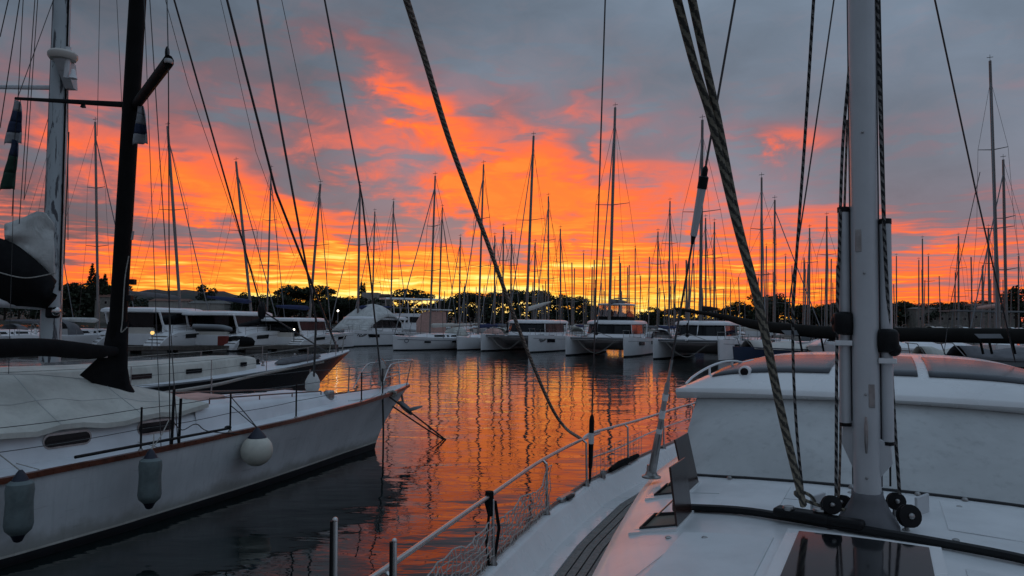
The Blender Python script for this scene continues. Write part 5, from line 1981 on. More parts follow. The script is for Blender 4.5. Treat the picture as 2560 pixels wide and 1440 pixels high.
    # rig in world space
    if mast_top is not None:
        foot = MW @ Vector((1.0 if fly else 0.9, 0, 3.3))
        tp = at(mast_top[0], mast_top[1], foot.y)
        ax = MW.to_3x3() @ Vector((0, 1, 0))
        rig(root, foot, tp, fore=MW @ Vector((5.4, 0, 1.9)), sides=[MW @ Vector((-1.4, -3.3, 1.6)), MW @ Vector((-1.4, 3.3, 1.6))], r=0.15, spr=(0.54,), spr_w=1.7, ax=ax)
        zb = 1.15 if not fly else 1.9
        b0 = foot + Vector((0, 0, zb))
        b1 = MW @ Vector((-5.0, 0.2, 3.3 + zb + 0.1 + boom_up))
        m = MB()
        m.tube([b0, b0.lerp(b1, 0.1), b0.lerp(b1, 0.6), b1], [0.08, 0.26, 0.22, 0.10], 8, flat=0.7)
        m.build('boom', boom, root, angle=80)
        if boom == 'blue_canvas':
            mid = b0.lerp(b1, 0.45)
            u_ = (b1 - b0).normalized()
            P = [mid + u_ * q + Vector((0, -0.24, z)) for q, z in ((-0.7, 0.0), (-0.5, 0.12), (-0.35, -0.02), (-0.2, 0.11), (0.0, 0.0), (0.25, 0.05), (0.6, 0.09))]
            MB().tube(P, 0.022, 5).build('bag_mark', 'far_cream', root)
        MB().tube([b1, foot.lerp(tp, 0.97)], 0.012, 4).build('topping_lift', 'wire', root)
    # forestay furler drum on the beam
    MB().lathe([(0.05, 0), (0.16, 0.05), (0.16, 0.2), (0.07, 0.3), (0.09, 0.9), (0.04, 1.2)], (5.4, 0, 1.95), 10).build('furler', 'black_plastic', root, local=True)
    # flowing mark near the bow, on the side facing us
    if brand:
        for k, pts in enumerate((((4.55, 1.18), (4.35, 1.36), (4.2, 1.16)), ((4.2, 1.16), (4.0, 1.34), (3.85, 1.2), (3.6, 1.30), (3.2, 1.34)), ((4.3, 1.10), (3.9, 1.12), (3.4, 1.22)))):
            P = [Vector((x, B + hw(x) * 0.985 + 0.02, z)) for x, z in pts]
            MB().tube(smooth_curve(P, 4), 0.035, 5).build('bow_mark', 'black_hull', root, local=True)
    return root


def bow_pos(px, d, psi, sc_=1.0):
    """root position so that the right-hand bow lies at px, d"""
    f, rz = head(psi)
    left = Vector((-f.y, f.x, 0))
    p = place(px, d)
    return p - f * 6 * sc_ - left * 2.75 * sc_


catamaran('white catamaran with pink-tinted flybridge screens, second from the right', bow_pos(1560, 66, 23), 23, mast_top=(1538, 269), fly=True)
catamaran('rightmost white catamaran, broad low roof and two wide dark front windows', bow_pos(1797, 60, 28), 28, mast_top=(1756, 300), boom='black_canvas', wide_pillar=True)
catamaran('white catamaran left of the flybridge one, with a flowing mark near its bow', bow_pos(1322, 74, 27), 27, mast_top=(1334, 340), brand=True, boom='far_cream', boom_up=0.9)
catamaran('large white catamaran half under a white tarp, left of the white monohulls', bow_pos(866, 86, 30), 30, sc_=1.08, mast_top=(900, 462), tarp=True, brand=True, boom='blue_canvas')


def monohull(label, pos, psi, L=12.0, hullmat='far_white', boom='grey_canvas', mast=None, mast_x=0.9, detail=2, group='sailboats with bare masts', stripe=False, hood=None, wheel=False, name='sailboat', rg=None, sails=True, badge=False):
    f, rz = head(psi)
    k = L / 12.0
    root = thing(name, label, 'sailboat', pos, rz, group, 1.0)
    MW = root.matrix_basis

    def hw(x):
        return k * interp([(-6, 1.45), (-4, 1.78), (-1, 1.90), (2, 1.62), (4, 1.02), (5.4, 0.42), (6, 0.04)], x / k)

    def top(x):
        return k * interp([(-6, 1.18), (0, 1.22), (6, 1.45)], x / k)
    xs = [k * q for q in (-6, -4, -1, 1, 2.5, 4, 5, 5.6, 6)]
    m = MB()
    m.loft([[Vector((x, -hw(x), top(x))), Vector((x, 0, top(x) + 0.08)), Vector((x, hw(x), top(x))), Vector((x - 0.06 * k, hw(x) * 0.94, top(x) * 0.5)), Vector((x - 0.15 * k, hw(x) * 0.72, 0.10)), Vector((x - 0.15 * k, -hw(x) * 0.72, 0.10)), Vector((x - 0.06 * k, -hw(x) * 0.94, top(x) * 0.5))] for x in xs])
    hull = m.build('hull', hullmat, root, local=True, angle=50)
    if detail >= 1:
        m = MB()
        m.loft([[Vector((x - 0.15 * k, hw(x) * 0.73, 0.11)), Vector((x - 0.2, hw(x) * 0.4, -0.35)), Vector((x - 0.2, -hw(x) * 0.4, -0.35)), Vector((x - 0.15 * k, -hw(x) * 0.73, 0.11))] for x in xs])
        m.build('antifouling', 'antifoul', hull, local=True)
        # coachroof
        m = MB()
        rings = []
        for x, w, h in ((-2.6, 1.05, 0.42), (-1, 1.12, 0.44), (1.2, 0.95, 0.36), (2.6, 0.62, 0.20), (3.0, 0.5, 0.02)):
            z = top(x * k)
            rings.append([Vector((x * k, -w * k, z)), Vector((x * k, -w * 0.86 * k, z + h * k)), Vector((x * k, 0, z + h * k + 0.06)), Vector((x * k, w * 0.86 * k, z + h * k)), Vector((x * k, w * k, z))])
        m.loft(rings)
        m.build('coachroof', 'far_white', root, local=True, angle=50)
    if detail >= 2:
        for sg in (1, -1):
            for x0, x1 in ((-2.2, -0.6), (-0.3, 1.1)):
                w0, w1 = interp([(-2.6, 1.05), (-1, 1.12), (1.2, 0.95)], x0) * k, interp([(-2.6, 1.05), (-1, 1.12), (1.2, 0.95)], x1) * k
                z0 = top(x0 * k)
                MB().slab([Vector((x0 * k, sg * (w0 * 0.965 + 0.012), z0 + 0.12 * k)), Vector((x1 * k, sg * (w1 * 0.965 + 0.012), z0 + 0.12 * k)), Vector((x1 * k, sg * (w1 * 0.90 + 0.012), z0 + 0.29 * k)), Vector((x0 * k, sg * (w0 * 0.90 + 0.012), z0 + 0.31 * k))], 0.02 * -sg).build('cabin_window', 'tint', root, local=True, smooth=False)
            for x0, x1 in ((2.2, 2.9), (-1.4, -0.6)):
                y0, y1 = hw(x0 * k) * 0.975 + 0.012, hw(x1 * k) * 0.975 + 0.012
                MB().slab([Vector((x0 * k, sg * y0, 0.74 * k)), Vector((x1 * k, sg * y1, 0.76 * k)), Vector((x1 * k, sg * y1 * 1.005, 0.94 * k)), Vector((x0 * k, sg * y0 * 1.005, 0.92 * k))], 0.02 * -sg).build('hull_window', 'tint', hull, local=True, smooth=False)
            tl = []
            for x in (4.4, 2.6, 0.6, -1.4, -3.4, -5.2):
                b = sg * hw(x * k) * 0.95
                MB().tube([Vector((x * k, b, top(x * k))), Vector((x * k, b, top(x * k) + 0.6))], 0.018, 5).build('stanchion', 'chrome_old', root, local=True)
                tl.append(Vector((x * k, b, top(x * k) + 0.59)))
            MB().tube(tl, 0.010, 4).build('lifeline', 'wire', root, local=True)
            MB().tube([p - Vector((0, 0, 0.28)) for p in tl], 0.010, 4).build('lifeline', 'wire', root, local=True)
            if stripe:
                MB().tube([Vector((x, sg * (hw(x) * 0.985 + 0.01), top(x) * 0.78)) for x in xs[:-1]], 0.02, 5).build('hull_stripe', 'far_blue_hull', hull, local=True)
        MB().tube([Vector((4.4 * k, -hw(4.4 * k) * 0.9, top(5))), Vector((4.9 * k, -0.5 * k, top(5) + 0.62)), Vector((5.9 * k, -0.2, top(6) + 0.66)), Vector((5.9 * k, 0.2, top(6) + 0.66)), Vector((4.9 * k, 0.5 * k, top(5) + 0.62)), Vector((4.4 * k, hw(4.4 * k) * 0.9, top(5)))], 0.022, 6).build('pulpit', 'chrome_old', root, local=True)
        MB().tube([Vector((-5.4 * k, -hw(-5.4 * k) * 0.9, top(-5))), Vector((-5.5 * k, -hw(-5.4 * k) * 0.9, top(-5) + 0.65)), Vector((-5.9 * k, -0.8, top(-5) + 0.65)), Vector((-5.9 * k, 0.8, top(-5) + 0.65)), Vector((-5.5 * k, hw(-5.4 * k) * 0.9, top(-5) + 0.65)), Vector((-5.4 * k, hw(-5.4 * k) * 0.9, top(-5)))], 0.022, 6).build('pushpit', 'chrome_old', root, local=True)
    if badge:
        for sg in (1, -1):
            P = []
            for j in range(17):
                a = 2 * pi * j / 16
                x = 4.75 * k + 0.2 * cos(a)
                P.append(Vector((x, sg * (hw(x) * 0.975 + 0.015), 0.98 * k + 0.2 * sin(a))))
            MB().tube(P, 0.028, 5).build('bow_badge', 'far_blue_hull', hull, local=True)
    if hood:
        m = MB()
        rows = []
        for i in range(6):
            x = lerp(-2.0, -3.6, i / 5) * k
            hh = k * interp([(0, 0.35), (1, 0.95), (3, 1.15), (5, 1.12)], i)
            rows.append([Vector((x, 1.15 * k * cos(pi * j / 10), top(x) + hh * sin(pi * j / 10) ** 0.6)) for j in range(11)])
        m.grid(rows)
        m.build('sprayhood', hood, root, local=True, angle=80, solid=0.02)
    if wheel:
        for sg in (1, -1):
            c = Vector((-4.4 * k, sg * 0.95 * k, top(-4.4 * k) + 0.62))
            P = [c + Vector((0, 0.46 * cos(2 * pi * j / 20), 0.46 * sin(2 * pi * j / 20))) for j in range(21)]
            w = MB().tube(P, 0.022, 6)
            wo = w.build('steering_wheel', 'chrome_old', root, local=True)
            for j in range(3):
                a = pi * j / 3
                MB().tube([c + Vector((0, 0.46 * cos(a), 0.46 * sin(a))), c - Vector((0, 0.46 * cos(a), 0.46 * sin(a)))], 0.012, 5).build('spoke', 'chrome_old', wo, local=True)
            MB().tube([c, c - Vector((-0.15, 0, 0.75))], 0.09, 6).build('binnacle', 'far_white', root, local=True)
    if mast is not None:
        foot = MW @ Vector((mast_x * k, 0, top(mast_x) + 0.3))
        tp = at(mast[0], mast[1], foot.y)
        ax = MW.to_3x3() @ Vector((0, 1, 0))
        d = foot.y
        det = detail >= 2
        near = d < 105
        rig(root, foot, tp, fore=(MW @ Vector((5.8 * k, 0, top(6)))) if near else None, sides=[MW @ Vector((mast_x * k - 0.3, -1.75 * k, 1.25)), MW @ Vector((mast_x * k - 0.3, 1.75 * k, 1.25))] if near else (),
            aft=(MW @ Vector((-5.9 * k, 0, 1.3))) if near else None, r=0.115 if near else 0.10, spr=(0.40, 0.68) if d < 170 else (0.5,), spr_w=1.25, ax=ax, wire=0.015 if d < 80 else 0.02, masthead=d < 170)
        b0 = foot + Vector((0, 0, 1.0))
        b1 = MW @ Vector((-4.2 * k, 0, top(0) + 1.45))
        m = MB()
        m.tube([b0, b0.lerp(b1, 0.08), b0.lerp(b1, 0.55), b1], [0.08, 0.24, 0.20, 0.09] if sails else [0.09] * 4, 8, flat=0.7)
        m.build('boom', boom, root, angle=80)
    return root


def mono_at(label, xb, xt, yt, Hm=17.0, psi=20, d=None, dmin=0, **kw):
    hz = 807 + (xt - 1280) * 0.0105
    if d is None:
        d = max(dmin, (Hm - 3.0) * FPX / (hz - yt))
    f, rz = head(psi)
    L = kw.get('L', 12.0)
    p = place(xb, d) - f * (0.9 * L / 12.0)
    return monohull(label, p, psi, mast=(xt, yt), **kw)


# the two white monohulls between the catamarans
mono_at('white monohull with a round badge on its bow, right of the tarped catamaran', 1075, 1088, 440, psi=40, d=80, L=12.5, stripe=True, boom='far_cream', hood='canvas_cream', badge=True, group='monohulls between the catamarans')
mono_at('white monohull showing only its bow, with blue sail bag and pink-lit sprayhood', 1196, 1209, 411, psi=24, d=83, L=12.0, boom='blue_canvas', hood='pink_light_tint', group='monohulls between the catamarans')

ORD = ['first', 'second', 'third', 'fourth', 'fifth', 'sixth', 'seventh', 'eighth', 'ninth', 'tenth', 'eleventh', 'twelfth', 'thirteenth', 'fourteenth', 'fifteenth', 'sixteenth', 'seventeenth', 'eighteenth', 'nineteenth', 'twentieth',
       'twenty-first', 'twenty-second', 'twenty-third', 'twenty-fourth', 'twenty-fifth', 'twenty-sixth', 'twenty-seventh', 'twenty-eighth', 'twenty-ninth', 'thirtieth']
# left of the tarped catamaran: (mast foot x, mast top x, y, mast height, heading, sail bag)
rl = random.Random(21)
LEFTM = [('sailboat behind the peeling white mast, its own mast half hidden by it', 108, 120, 382, 18, 190, 'grey_canvas'), ('sailboat with blue sail bag between two pontoon catamarans, mast midway to the tarp', 667, 678, 422, 20, 192, 'blue_canvas')]
for i, (lab, xb, xt, yt, hm, psi, bc) in enumerate(LEFTM):
    mono_at(lab, xb, xt, yt, hm, psi, dmin=84 + 10 * i, boom=bc, hood='grey_canvas', group='sailboats along the left pontoon')
MIDM = [(930, 937, 529, 14), (976, 984, 503, 16), (1096, 1106, 519, 17), (1148, 1151, 593, 15), (1236, 1237, 589, 15), (1256, 1259, 567, 16), (1276, 1279, 586, 15), (1334, 1338, 606, 14), (1371, 1371, 491, 17),
        (1402, 1401, 572, 16), (1459, 1459, 632, 15), (1549, 1549, 640, 14), (1588, 1588, 620, 15), (1643, 1645, 579, 16), (1672, 1675, 503, 17), (1765, 1764, 545, 16), (1785, 1786, 555, 16)]
for i, (xb, xt, yt, hm) in enumerate(MIDM):
    mono_at('sailboat behind the catamarans, %s mast counted from the tarped one rightwards' % ORD[i], xb, xt, yt, hm, rl.choice((20, 25, 205, 200, -150)), boom=rl.choice(('grey_canvas', 'blue_canvas', 'far_cream', 'grey_canvas')), detail=2 if yt < 530 else 1, hullmat=rl.choice(('far_white', 'far_white', 'far_cream', 'far_blue_hull')), hood=rl.choice((None, 'grey_canvas', 'canvas_cream')), dmin=104 if xt < 1240 else 94, group='sailboats moored behind the catamarans')
RIGM = [(1904, 1904, 444, 17), (1914, 1916, 615, 15), (1936, 1937, 500, 16), (1963, 1964, 640, 14), (2012, 2012, 657, 14), (2023, 2024, 570, 16), (2066, 2067, 540, 16), (2241, 2241, 640, 15), (2297, 2297, 650, 14), (2307, 2306, 597, 16), (2321, 2321, 640, 15),
        (2388, 2388, 681, 14), (2396, 2396, 590, 16), (2455, 2455, 673, 14), (2473, 2471, 570, 15), (2516, 2508, 399, 18), (2546, 2546, 640, 15)]
for i, (xb, xt, yt, hm) in enumerate(RIGM):
    mono_at('sailboat on the right side of the marina, %s mast rightwards from the mottled rope' % ORD[i], xb, xt, yt, hm, rl.choice((15, 30, 200, 70, -60)), boom=rl.choice(('grey_canvas', 'blue_canvas', 'far_cream', 'brown_cover')), detail=2 if yt < 530 else 1, hullmat=rl.choice(('far_white', 'far_white', 'far_cream', 'far_grey')), hood=rl.choice((None, 'grey_canvas', 'canvas_cream')), group='sailboats on the right side of the marina')
mono_at('big sailboat with the tallest mast near the right picture edge, white low wheelhouse', 2497, 2475, 152, 24, 35, L=15, boom='pink_light_tint', hood='far_white', group='sailboats on the right side of the marina')

# the many small masts far down the basin
rl = random.Random(8)
far_n = 0
slots = []
for i in range(112):
    px = rl.uniform(1420, 2090) if i < 70 else (rl.uniform(2235, 2555) if i < 86 else rl.uniform(1060, 1420))
    yt = rl.uniform(640, 755) if i < 86 else rl.uniform(690, 752)
    slots.append((px, yt))
for px, yt in slots:
    hm = rl.uniform(12.5, 16)
    hz = 807 + (px - 1280) * 0.0105
    d = min(300, (hm - 3) * FPX / (hz - yt))
    p = place(px, d)
    zone = 'before the row of umbrella pines' if px < 1420 else 'between the flybridge catamaran and the sleeved shroud' if px < 1690 else 'between the sleeved shroud and the mottled rope' if px < 1880 else 'between the mottled rope and our mast' if px < 2150 else 'right of our mast'
    root = thing('sailboat', 'tiny far-off sailboat, one thin mast ' + zone, 'sailboat', p, rl.uniform(0, 6.28), 'tiny sailboats ' + zone)
    MB_ = MB().loft([[Vector((x, -w, 1.2)), Vector((x, w, 1.2)), Vector((x, w * 0.7, 0)), Vector((x, -w * 0.7, 0))] for x, w in ((-5, 1.3), (-2, 1.6), (1, 1.5), (3.5, 0.8), (5, 0.05))])
    MB_.build('hull', rl.choice(('far_white', 'far_white', 'far_cream', 'far_blue_hull')), root, local=True)
    MB().loft([[Vector((x, -w, 1.2)), Vector((x, -w * 0.8, 1.2 + h)), Vector((x, w * 0.8, 1.2 + h)), Vector((x, w, 1.2))] for x, w, h in ((-2, 1.0, 0.5), (0.5, 0.9, 0.45), (2.4, 0.4, 0.1))]).build('coachroof', 'far_white', root, local=True)
    topw = at(px + rl.uniform(-4, 4), yt, d)
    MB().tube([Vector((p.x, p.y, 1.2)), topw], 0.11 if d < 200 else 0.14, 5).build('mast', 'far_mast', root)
    MB().tube([Vector((0.6, 0, 2.4)), Vector((-3.6, 0, 2.6))], [0.2, 0.14], 5).build('boom', rl.choice(('grey_canvas', 'blue_canvas', 'far_cream')), root, local=True)
    c = Vector((p.x, p.y, 1.2)).lerp(topw, rl.uniform(0.45, 0.6))
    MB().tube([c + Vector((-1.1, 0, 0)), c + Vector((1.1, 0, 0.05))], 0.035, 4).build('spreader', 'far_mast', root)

# ------------------------------------------------------------------ left pontoon and the boats stern-to at it
pa, pb = atz(-300, 872, 0.55), atz(846, 862, 0.55)
ax = (pb - pa).normalized()
nn = Vector((-ax.y, ax.x, 0))
pon = MB()
pon.hexa([pa + Vector((0, 0, -0.35)), pb + Vector((0, 0, -0.35)), pb + nn * 2.2 + Vector((0, 0, -0.35)), pa + nn * 2.2 + Vector((0, 0, -0.35))], [pa, pb, pb + nn * 2.2, pa + nn * 2.2])
po = kind(pon.build('pontoon', 'pontoon_wood', smooth=False), 'structure')
Lp = (pb - pa).length
k = 0
while k * 3.0 < Lp - 1:
    p = pa + ax * (k * 3.0 + 0.8)
    MB().box(p + nn * 1.1 + Vector((0, 0, -0.52)), (2.1, 1.9, 0.5), atan2(ax.y, ax.x)).build('float', 'concrete', po, smooth=False)
    k += 1

for lab, px, d, psi, s_, mt_, bc in (('white catamaran stern-to at the left pontoon, just right of the black mast', 432, 75, 192, 1.22, (419, 316), 'grey_canvas'), ('white catamaran with grey tender on its stern, second right of the black mast', 612, 77, 196, 1.15, (590, 404), 'blue_canvas'), ('white catamaran at the end of the left pontoon, beside the tarped one', 762, 80, 198, 0.98, (801, 460), 'blue_canvas')):
    catamaran(lab, place(px, d), psi, sc_=s_, mast_top=mt_, boom=bc, group='catamarans stern-to at the left pontoon')
monohull('white sailboat with twin steering wheels, between the white and black masts', place(226, 71), 190, L=14.5, wheel=True, mast=(238, 305), hood='grey_canvas', boom='sailcloth', group='sailboats along the left pontoon')
monohull('white sailboat with cream hood at the far left picture edge', place(20, 68), 186, L=13.5, wheel=True, hood='canvas_cream', group='sailboats along the left pontoon')
# tender hanging on the stern of one
tp_ = place(530, 67.5)
td = thing('inflatable_tender', 'grey inflatable tender slung at a catamaran stern, right of the black mast', 'dinghy', (tp_.x, tp_.y, 2.2), RAD(8))
m = MB().tube(smooth_curve([Vector((-1.5, 0.55, 0.15)), Vector((0.6, 0.55, 0.1)), Vector((1.4, 0.3, -0.05)), Vector((1.6, 0, -0.1)), Vector((1.4, -0.3, -0.05)), Vector((0.6, -0.55, 0.1)), Vector((-1.5, -0.55, 0.15))], 4), 0.24, 10)
m.build('tube', 'far_grey', td, local=True)
MB().loft([[Vector((x, -0.5, 0)), Vector((x, 0.5, 0)), Vector((x, 0, -0.3))] for x in (-1.4, 0.8, 1.3)]).build('hull', 'far_grey', td, local=True)
# red box and dark gear on the pontoon
p = pa + ax * (Lp * 0.69) + nn * 0.8
tag(MB().box(p + Vector((0, 0, 0.45)), (0.9, 0.6, 0.9), 0.1).build('dock_box', 'red_box', bevel=0.05), 'red service box standing on the left pontoon', 'box')
p = pa + ax * (Lp * 0.73) + nn * 0.9
tag(MB().loft([[p + Vector((cos(a) * r, sin(a) * r * 0.6, z)) for a in [2 * pi * j / 10 for j in range(10)]] for z, r in ((0.0, 1.5), (0.4, 1.6), (0.75, 1.3), (0.9, 0.5))]).build('covered_dinghy', 'black_canvas', angle=80), 'dark covered dinghy heap on the left pontoon beside the red box', 'dinghy')

# dock lamps that are lit
def dock_lamp(label, px, py, d, mt_, r=0.10, post=True):
    c = at(px, py, d)
    t = thing('dock_lamp', label, 'lamp', (c.x, c.y, max(0.5, c.z - 1.2)))
    MB().ball(c, r, 10, 6).build('bulb', mt_, t)
    MB().tube([Vector((c.x, c.y, max(0.4, c.z - 1.4))), c - Vector((0, 0, r))], 0.04, 6).build('post', 'far_grey', t)
    MB().lathe([(r * 1.5, r * 0.9), (r * 1.2, r * 1.3), (0.02, r * 1.7)], c, 10).build('lamp_cap', 'far_grey', t)


dock_lamp('bright white lamp on a stern at the end of the left pontoon', 735, 824, 74, 'lamp_white', 0.09)
dock_lamp('small white lamp shining below the blue sail bag', 845, 777, 84, 'lamp_white', 0.11)
dock_lamp('warm amber lantern on the pontoon just right of the black mast', 381, 832, 63, 'lamp_amber', 0.17)
dock_lamp('small white light beside the mottled rope, right of the catamarans', 1908, 789, 92, 'lamp_white', 0.10)
dock_lamp('small white light over the rightmost catamaran\'s roof', 1849, 805, 78, 'lamp_white', 0.08)

# motor yacht with a hardtop on posts, behind the tarped catamaran
f, rz_ = head(60)
p = place(985, 106)
my = thing('motor_yacht', 'white motor yacht with flat hardtop on posts, behind the tarped catamaran', 'motor yacht', p, rz_)
MB().loft([[Vector((x, -w, h)), Vector((x, w, h)), Vector((x, w * 0.8, 0)), Vector((x, -w * 0.8, 0))] for x, w, h in ((-8, 2.2, 1.7), (-2, 2.4, 1.9), (4, 1.8, 2.3), (8, 0.1, 2.8))]).build('hull', 'far_white', my, local=True)
MB().loft([[Vector((x, -1.9 * w, 1.7)), Vector((x - 0.2, -1.7 * w, h)), Vector((x - 0.2, 1.7 * w, h)), Vector((x, 1.9 * w, 1.7))] for x, w, h in ((-6, 1, 4.2), (0, 1, 4.2), (2, 0.9, 4.1), (4.5, 0.7, 2.4))]).build('superstructure', 'far_white', my, local=True, angle=40)
for sg in (1, -1):
    for x in (-5, -3.2, -1.4, 0.4):
        MB().slab([Vector((x, sg * 1.86, 2.9)), Vector((x + 1.5, sg * 1.86, 2.9)), Vector((x + 1.5, sg * 1.78, 3.7)), Vector((x, sg * 1.78, 3.7))], 0.03 * -sg).build('window', 'tint', my, local=True, smooth=False)
    for x in (-6, -3.8, -1.6, 0.6):
        MB().tube([Vector((x, sg * 1.6, 4.2)), Vector((x + 0.2, sg * 1.55, 6.2))], 0.06, 6).build('hardtop_post', 'far_white', my, local=True)
MB().loft([[Vector((x, -w, 6.2)), Vector((x, -w * 0.9, 6.42)), Vector((x, w * 0.9, 6.42)), Vector((x, w, 6.2))] for x, w in ((-7, 1.6), (-6, 1.9), (0.6, 1.9), (1.8, 1.5))]).build('hardtop', 'far_white', my, local=True, angle=40)
for sg in (1, -1):
    MB().tube([Vector((x, sg * 1.75, 5.0)) for x in (-6.5, -3, 1.4)], 0.03, 5).build('rail', 'chrome_old', my, local=True)
p = place(1072, 98)
pk = thing('canopy_boat', 'small motorboat with pink-lit canopy, above the badge-bow monohull', 'motorboat', p, head(80)[1])
MB().loft([[Vector((x, -w, 1.6)), Vector((x, w, 1.6)), Vector((x, w * 0.8, 0)), Vector((x, -w * 0.8, 0))] for x, w in ((-4, 1.6), (0, 1.7), (3, 1.2), (5, 0.1))]).build('hull', 'far_white', pk, local=True)
MB().loft([[Vector((x, -1.4, 1.6)), Vector((x, -1.3, h)), Vector((x, 1.3, h)), Vector((x, 1.4, 1.6))] for x, h in ((-2.2, 4.4), (0.4, 4.4), (0.9, 4.2), (1.6, 3.0))]).build('canopy', 'pink_light_tint', pk, local=True, angle=40)  # the pink light through the cloth is painted as its colour
MB().box((-0.9, 0, 4.6), (4.2, 3.0, 0.14)).build('canopy_roof', 'far_white', pk, local=True, bevel=0.04)

# ------------------------------------------------------------------ boats at the right, seen over our hardtop
# yacht whose long brown boom cover crosses behind our mast
f, rz_ = head(-82)
p = at(2680, 820, 16.5)
dk = thing('boom_yacht', 'dark yacht behind our hardtop, its long brown boom cover crossing behind our mast', 'yacht', (p.x, p.y, 0), rz_)
xs = (-6, -3.5, -1, 1.5, 3, 4)
MB().loft([[Vector((x, -w, 1.15)), Vector((x, 0, 1.22)), Vector((x, w, 1.15)), Vector((x, w * 0.7, -0.2)), Vector((x, -w * 0.7, -0.2))] for x, w in zip(xs, (1.3, 1.8, 2.0, 1.5, 0.6, 0.05))]).build('hull', 'far_blue_hull', dk, local=True, angle=50)
B0, B1, B2, B3, B4 = at(1688, 772, 26), at(1800, 790, 24), at(1905, 815, 22), at(2110, 834, 19.5), at(2640, 842, 16.5)
m = MB()
P = [B0, B1, B2, B3, B3.lerp(B4, 0.4), B4]
m.tube(smooth_curve(P, 4), [0.04, 0.05, 0.06, 0.07, 0.08, 0.10, 0.12, 0.14, 0.15, 0.16, 0.17, 0.175] + [0.18] * 9, 12, flat=0.6)
bc = m.build('boom_cover', 'brown_cover', dk, angle=80)
for (xa, xb, ya, yb, d) in ((1953, 2015, 826, 838, 20.9), (2435, 2508, 835, 846, 17.3)):
    MB().slab([at(xa + 12, yb, d - 0.25), at(xb, yb, d - 0.25), at(xb - 8, ya, d - 0.22), at(xa, ya, d - 0.22)], 0.012).build('cover_patch', 'far_grey', bc, smooth=False)
mp = at(2760, 800, 16.2)
MB().tube([Vector((mp.x, mp.y, 1.2)), Vector((mp.x, mp.y, 18))], 0.13, 10).build('mast', 'black_mast', dk)
for px in (1998, 2052, 2112):
    MB().tube([at(px, 840, 20.5), at(px + 12, 905, 20.3)], 0.03, 6).build('cover_tie', 'black_canvas', bc)
for px in (2450, 2472, 2530):
    MB().tube([at(px, 850, 17), at(px + 8, 885, 17)], 0.03, 6).build('cover_tie', 'black_canvas', bc)


def covered_boat(label, px, d, psi, L, hullmat, covermat, H=1.5, group='boats moored just past our hardtop'):
    f, rz = head(psi)
    root = thing('moored_boat', label, 'boat', place(px, d), rz, group)
    k = L / 10
    MB().loft([[Vector((x * k, -w * k, H + 0.03 * x)), Vector((x * k, w * k, H + 0.03 * x)), Vector((x * k - 0.1, w * 0.92 * k, H * 0.45)), Vector((x * k - 0.2, w * 0.7 * k, -0.1)), Vector((x * k - 0.2, -w * 0.7 * k, -0.1)), Vector((x * k - 0.1, -w * 0.92 * k, H * 0.45))] for x, w in ((-5, 1.35), (-2, 1.6), (1, 1.5), (3.2, 0.95), (4.4, 0.4), (5, 0.04))]).build('hull', hullmat, root, local=True, angle=50)
    rows = []
    for i in range(9):
        x = lerp(-4.6, 3.6, i / 8)
        w = interp([(-5, 1.38), (-2, 1.63), (1, 1.53), (3.2, 0.98), (4.4, 0.43)], x)
        rows.append([Vector((x * k, w * k * 1.02 * q, H + 0.03 * x - 0.12 + (0.55 + 0.12 * sin(i * 1.9)) * (1 - abs(q) ** 1.8))) for q in (-1, -0.8, -0.5, -0.2, 0.2, 0.5, 0.8, 1)])
    MB().grid(rows).build('cover', covermat, root, local=True, angle=80, solid=0.03)
    for sg in (1, -1):
        for x0, x1 in ((-1.6, -0.4), (0.2, 1.2)):
            w0, w1 = interp([(-2, 1.6), (1, 1.5), (3.2, 0.95)], x0) * k, interp([(-2, 1.6), (1, 1.5), (3.2, 0.95)], x1) * k
            MB().slab([Vector((x0 * k, sg * (w0 * 0.98 + 0.01), H * 0.58)), Vector((x1 * k, sg * (w1 * 0.98 + 0.01), H * 0.58)), Vector((x1 * k, sg * (w1 * 0.995 + 0.01), H * 0.80)), Vector((x0 * k, sg * (w0 * 0.995 + 0.01), H * 0.80))], 0.02 * -sg).build('hull_window', 'tint', root, local=True, smooth=False)
    MB().tube([Vector((3.6 * k, -0.7 * k, H)), Vector((4.2 * k, -0.4 * k, H + 0.7)), Vector((4.9 * k, 0, H + 0.75)), Vector((4.2 * k, 0.4 * k, H + 0.7)), Vector((3.6 * k, 0.7 * k, H))], 0.025, 6).build('pulpit', 'chrome_old', root, local=True)
    return root


covered_boat('white boat with small square hull window, just left of our mast', 2075, 50, 20, 9, 'far_white', 'far_white', 1.7)
covered_boat('dark-hulled boat with cluttered cockpit, between the mottled rope and our mast', 1955, 52, 65, 9, 'far_blue_hull', 'far_cream', 1.4)
covered_boat('white boat with a dark hull panel, just right of our mast', 2292, 44, 75, 8, 'far_white', 'far_white', 1.7)
covered_boat('boat under a pale grubby tarp, right of our mast beyond the hardtop', 2385, 36, 70, 6.5, 'far_cream', 'canvas_cream', 1.5)
covered_boat('dark grey boat at the right picture edge beyond our hardtop', 2530, 34, 78, 8.5, 'far_grey', 'grey_canvas', 1.6)
rl = random.Random(4)
for i, px in enumerate((2255, 2300, 2345, 2395, 2440, 2500, 2545, 1925, 1975, 2030, 2085)):
    covered_boat('small white boat in the far row at right, %s counted from our mast outwards' % ORD[i], px, rl.uniform(84, 104), rl.uniform(-60, 80), rl.uniform(6, 9), rl.choice(('far_white', 'far_white', 'far_cream', 'far_grey')), rl.choice(('far_white', 'far_cream', 'grey_canvas', 'far_white')), rl.uniform(1.9, 2.6), 'small boats in the far row at right')
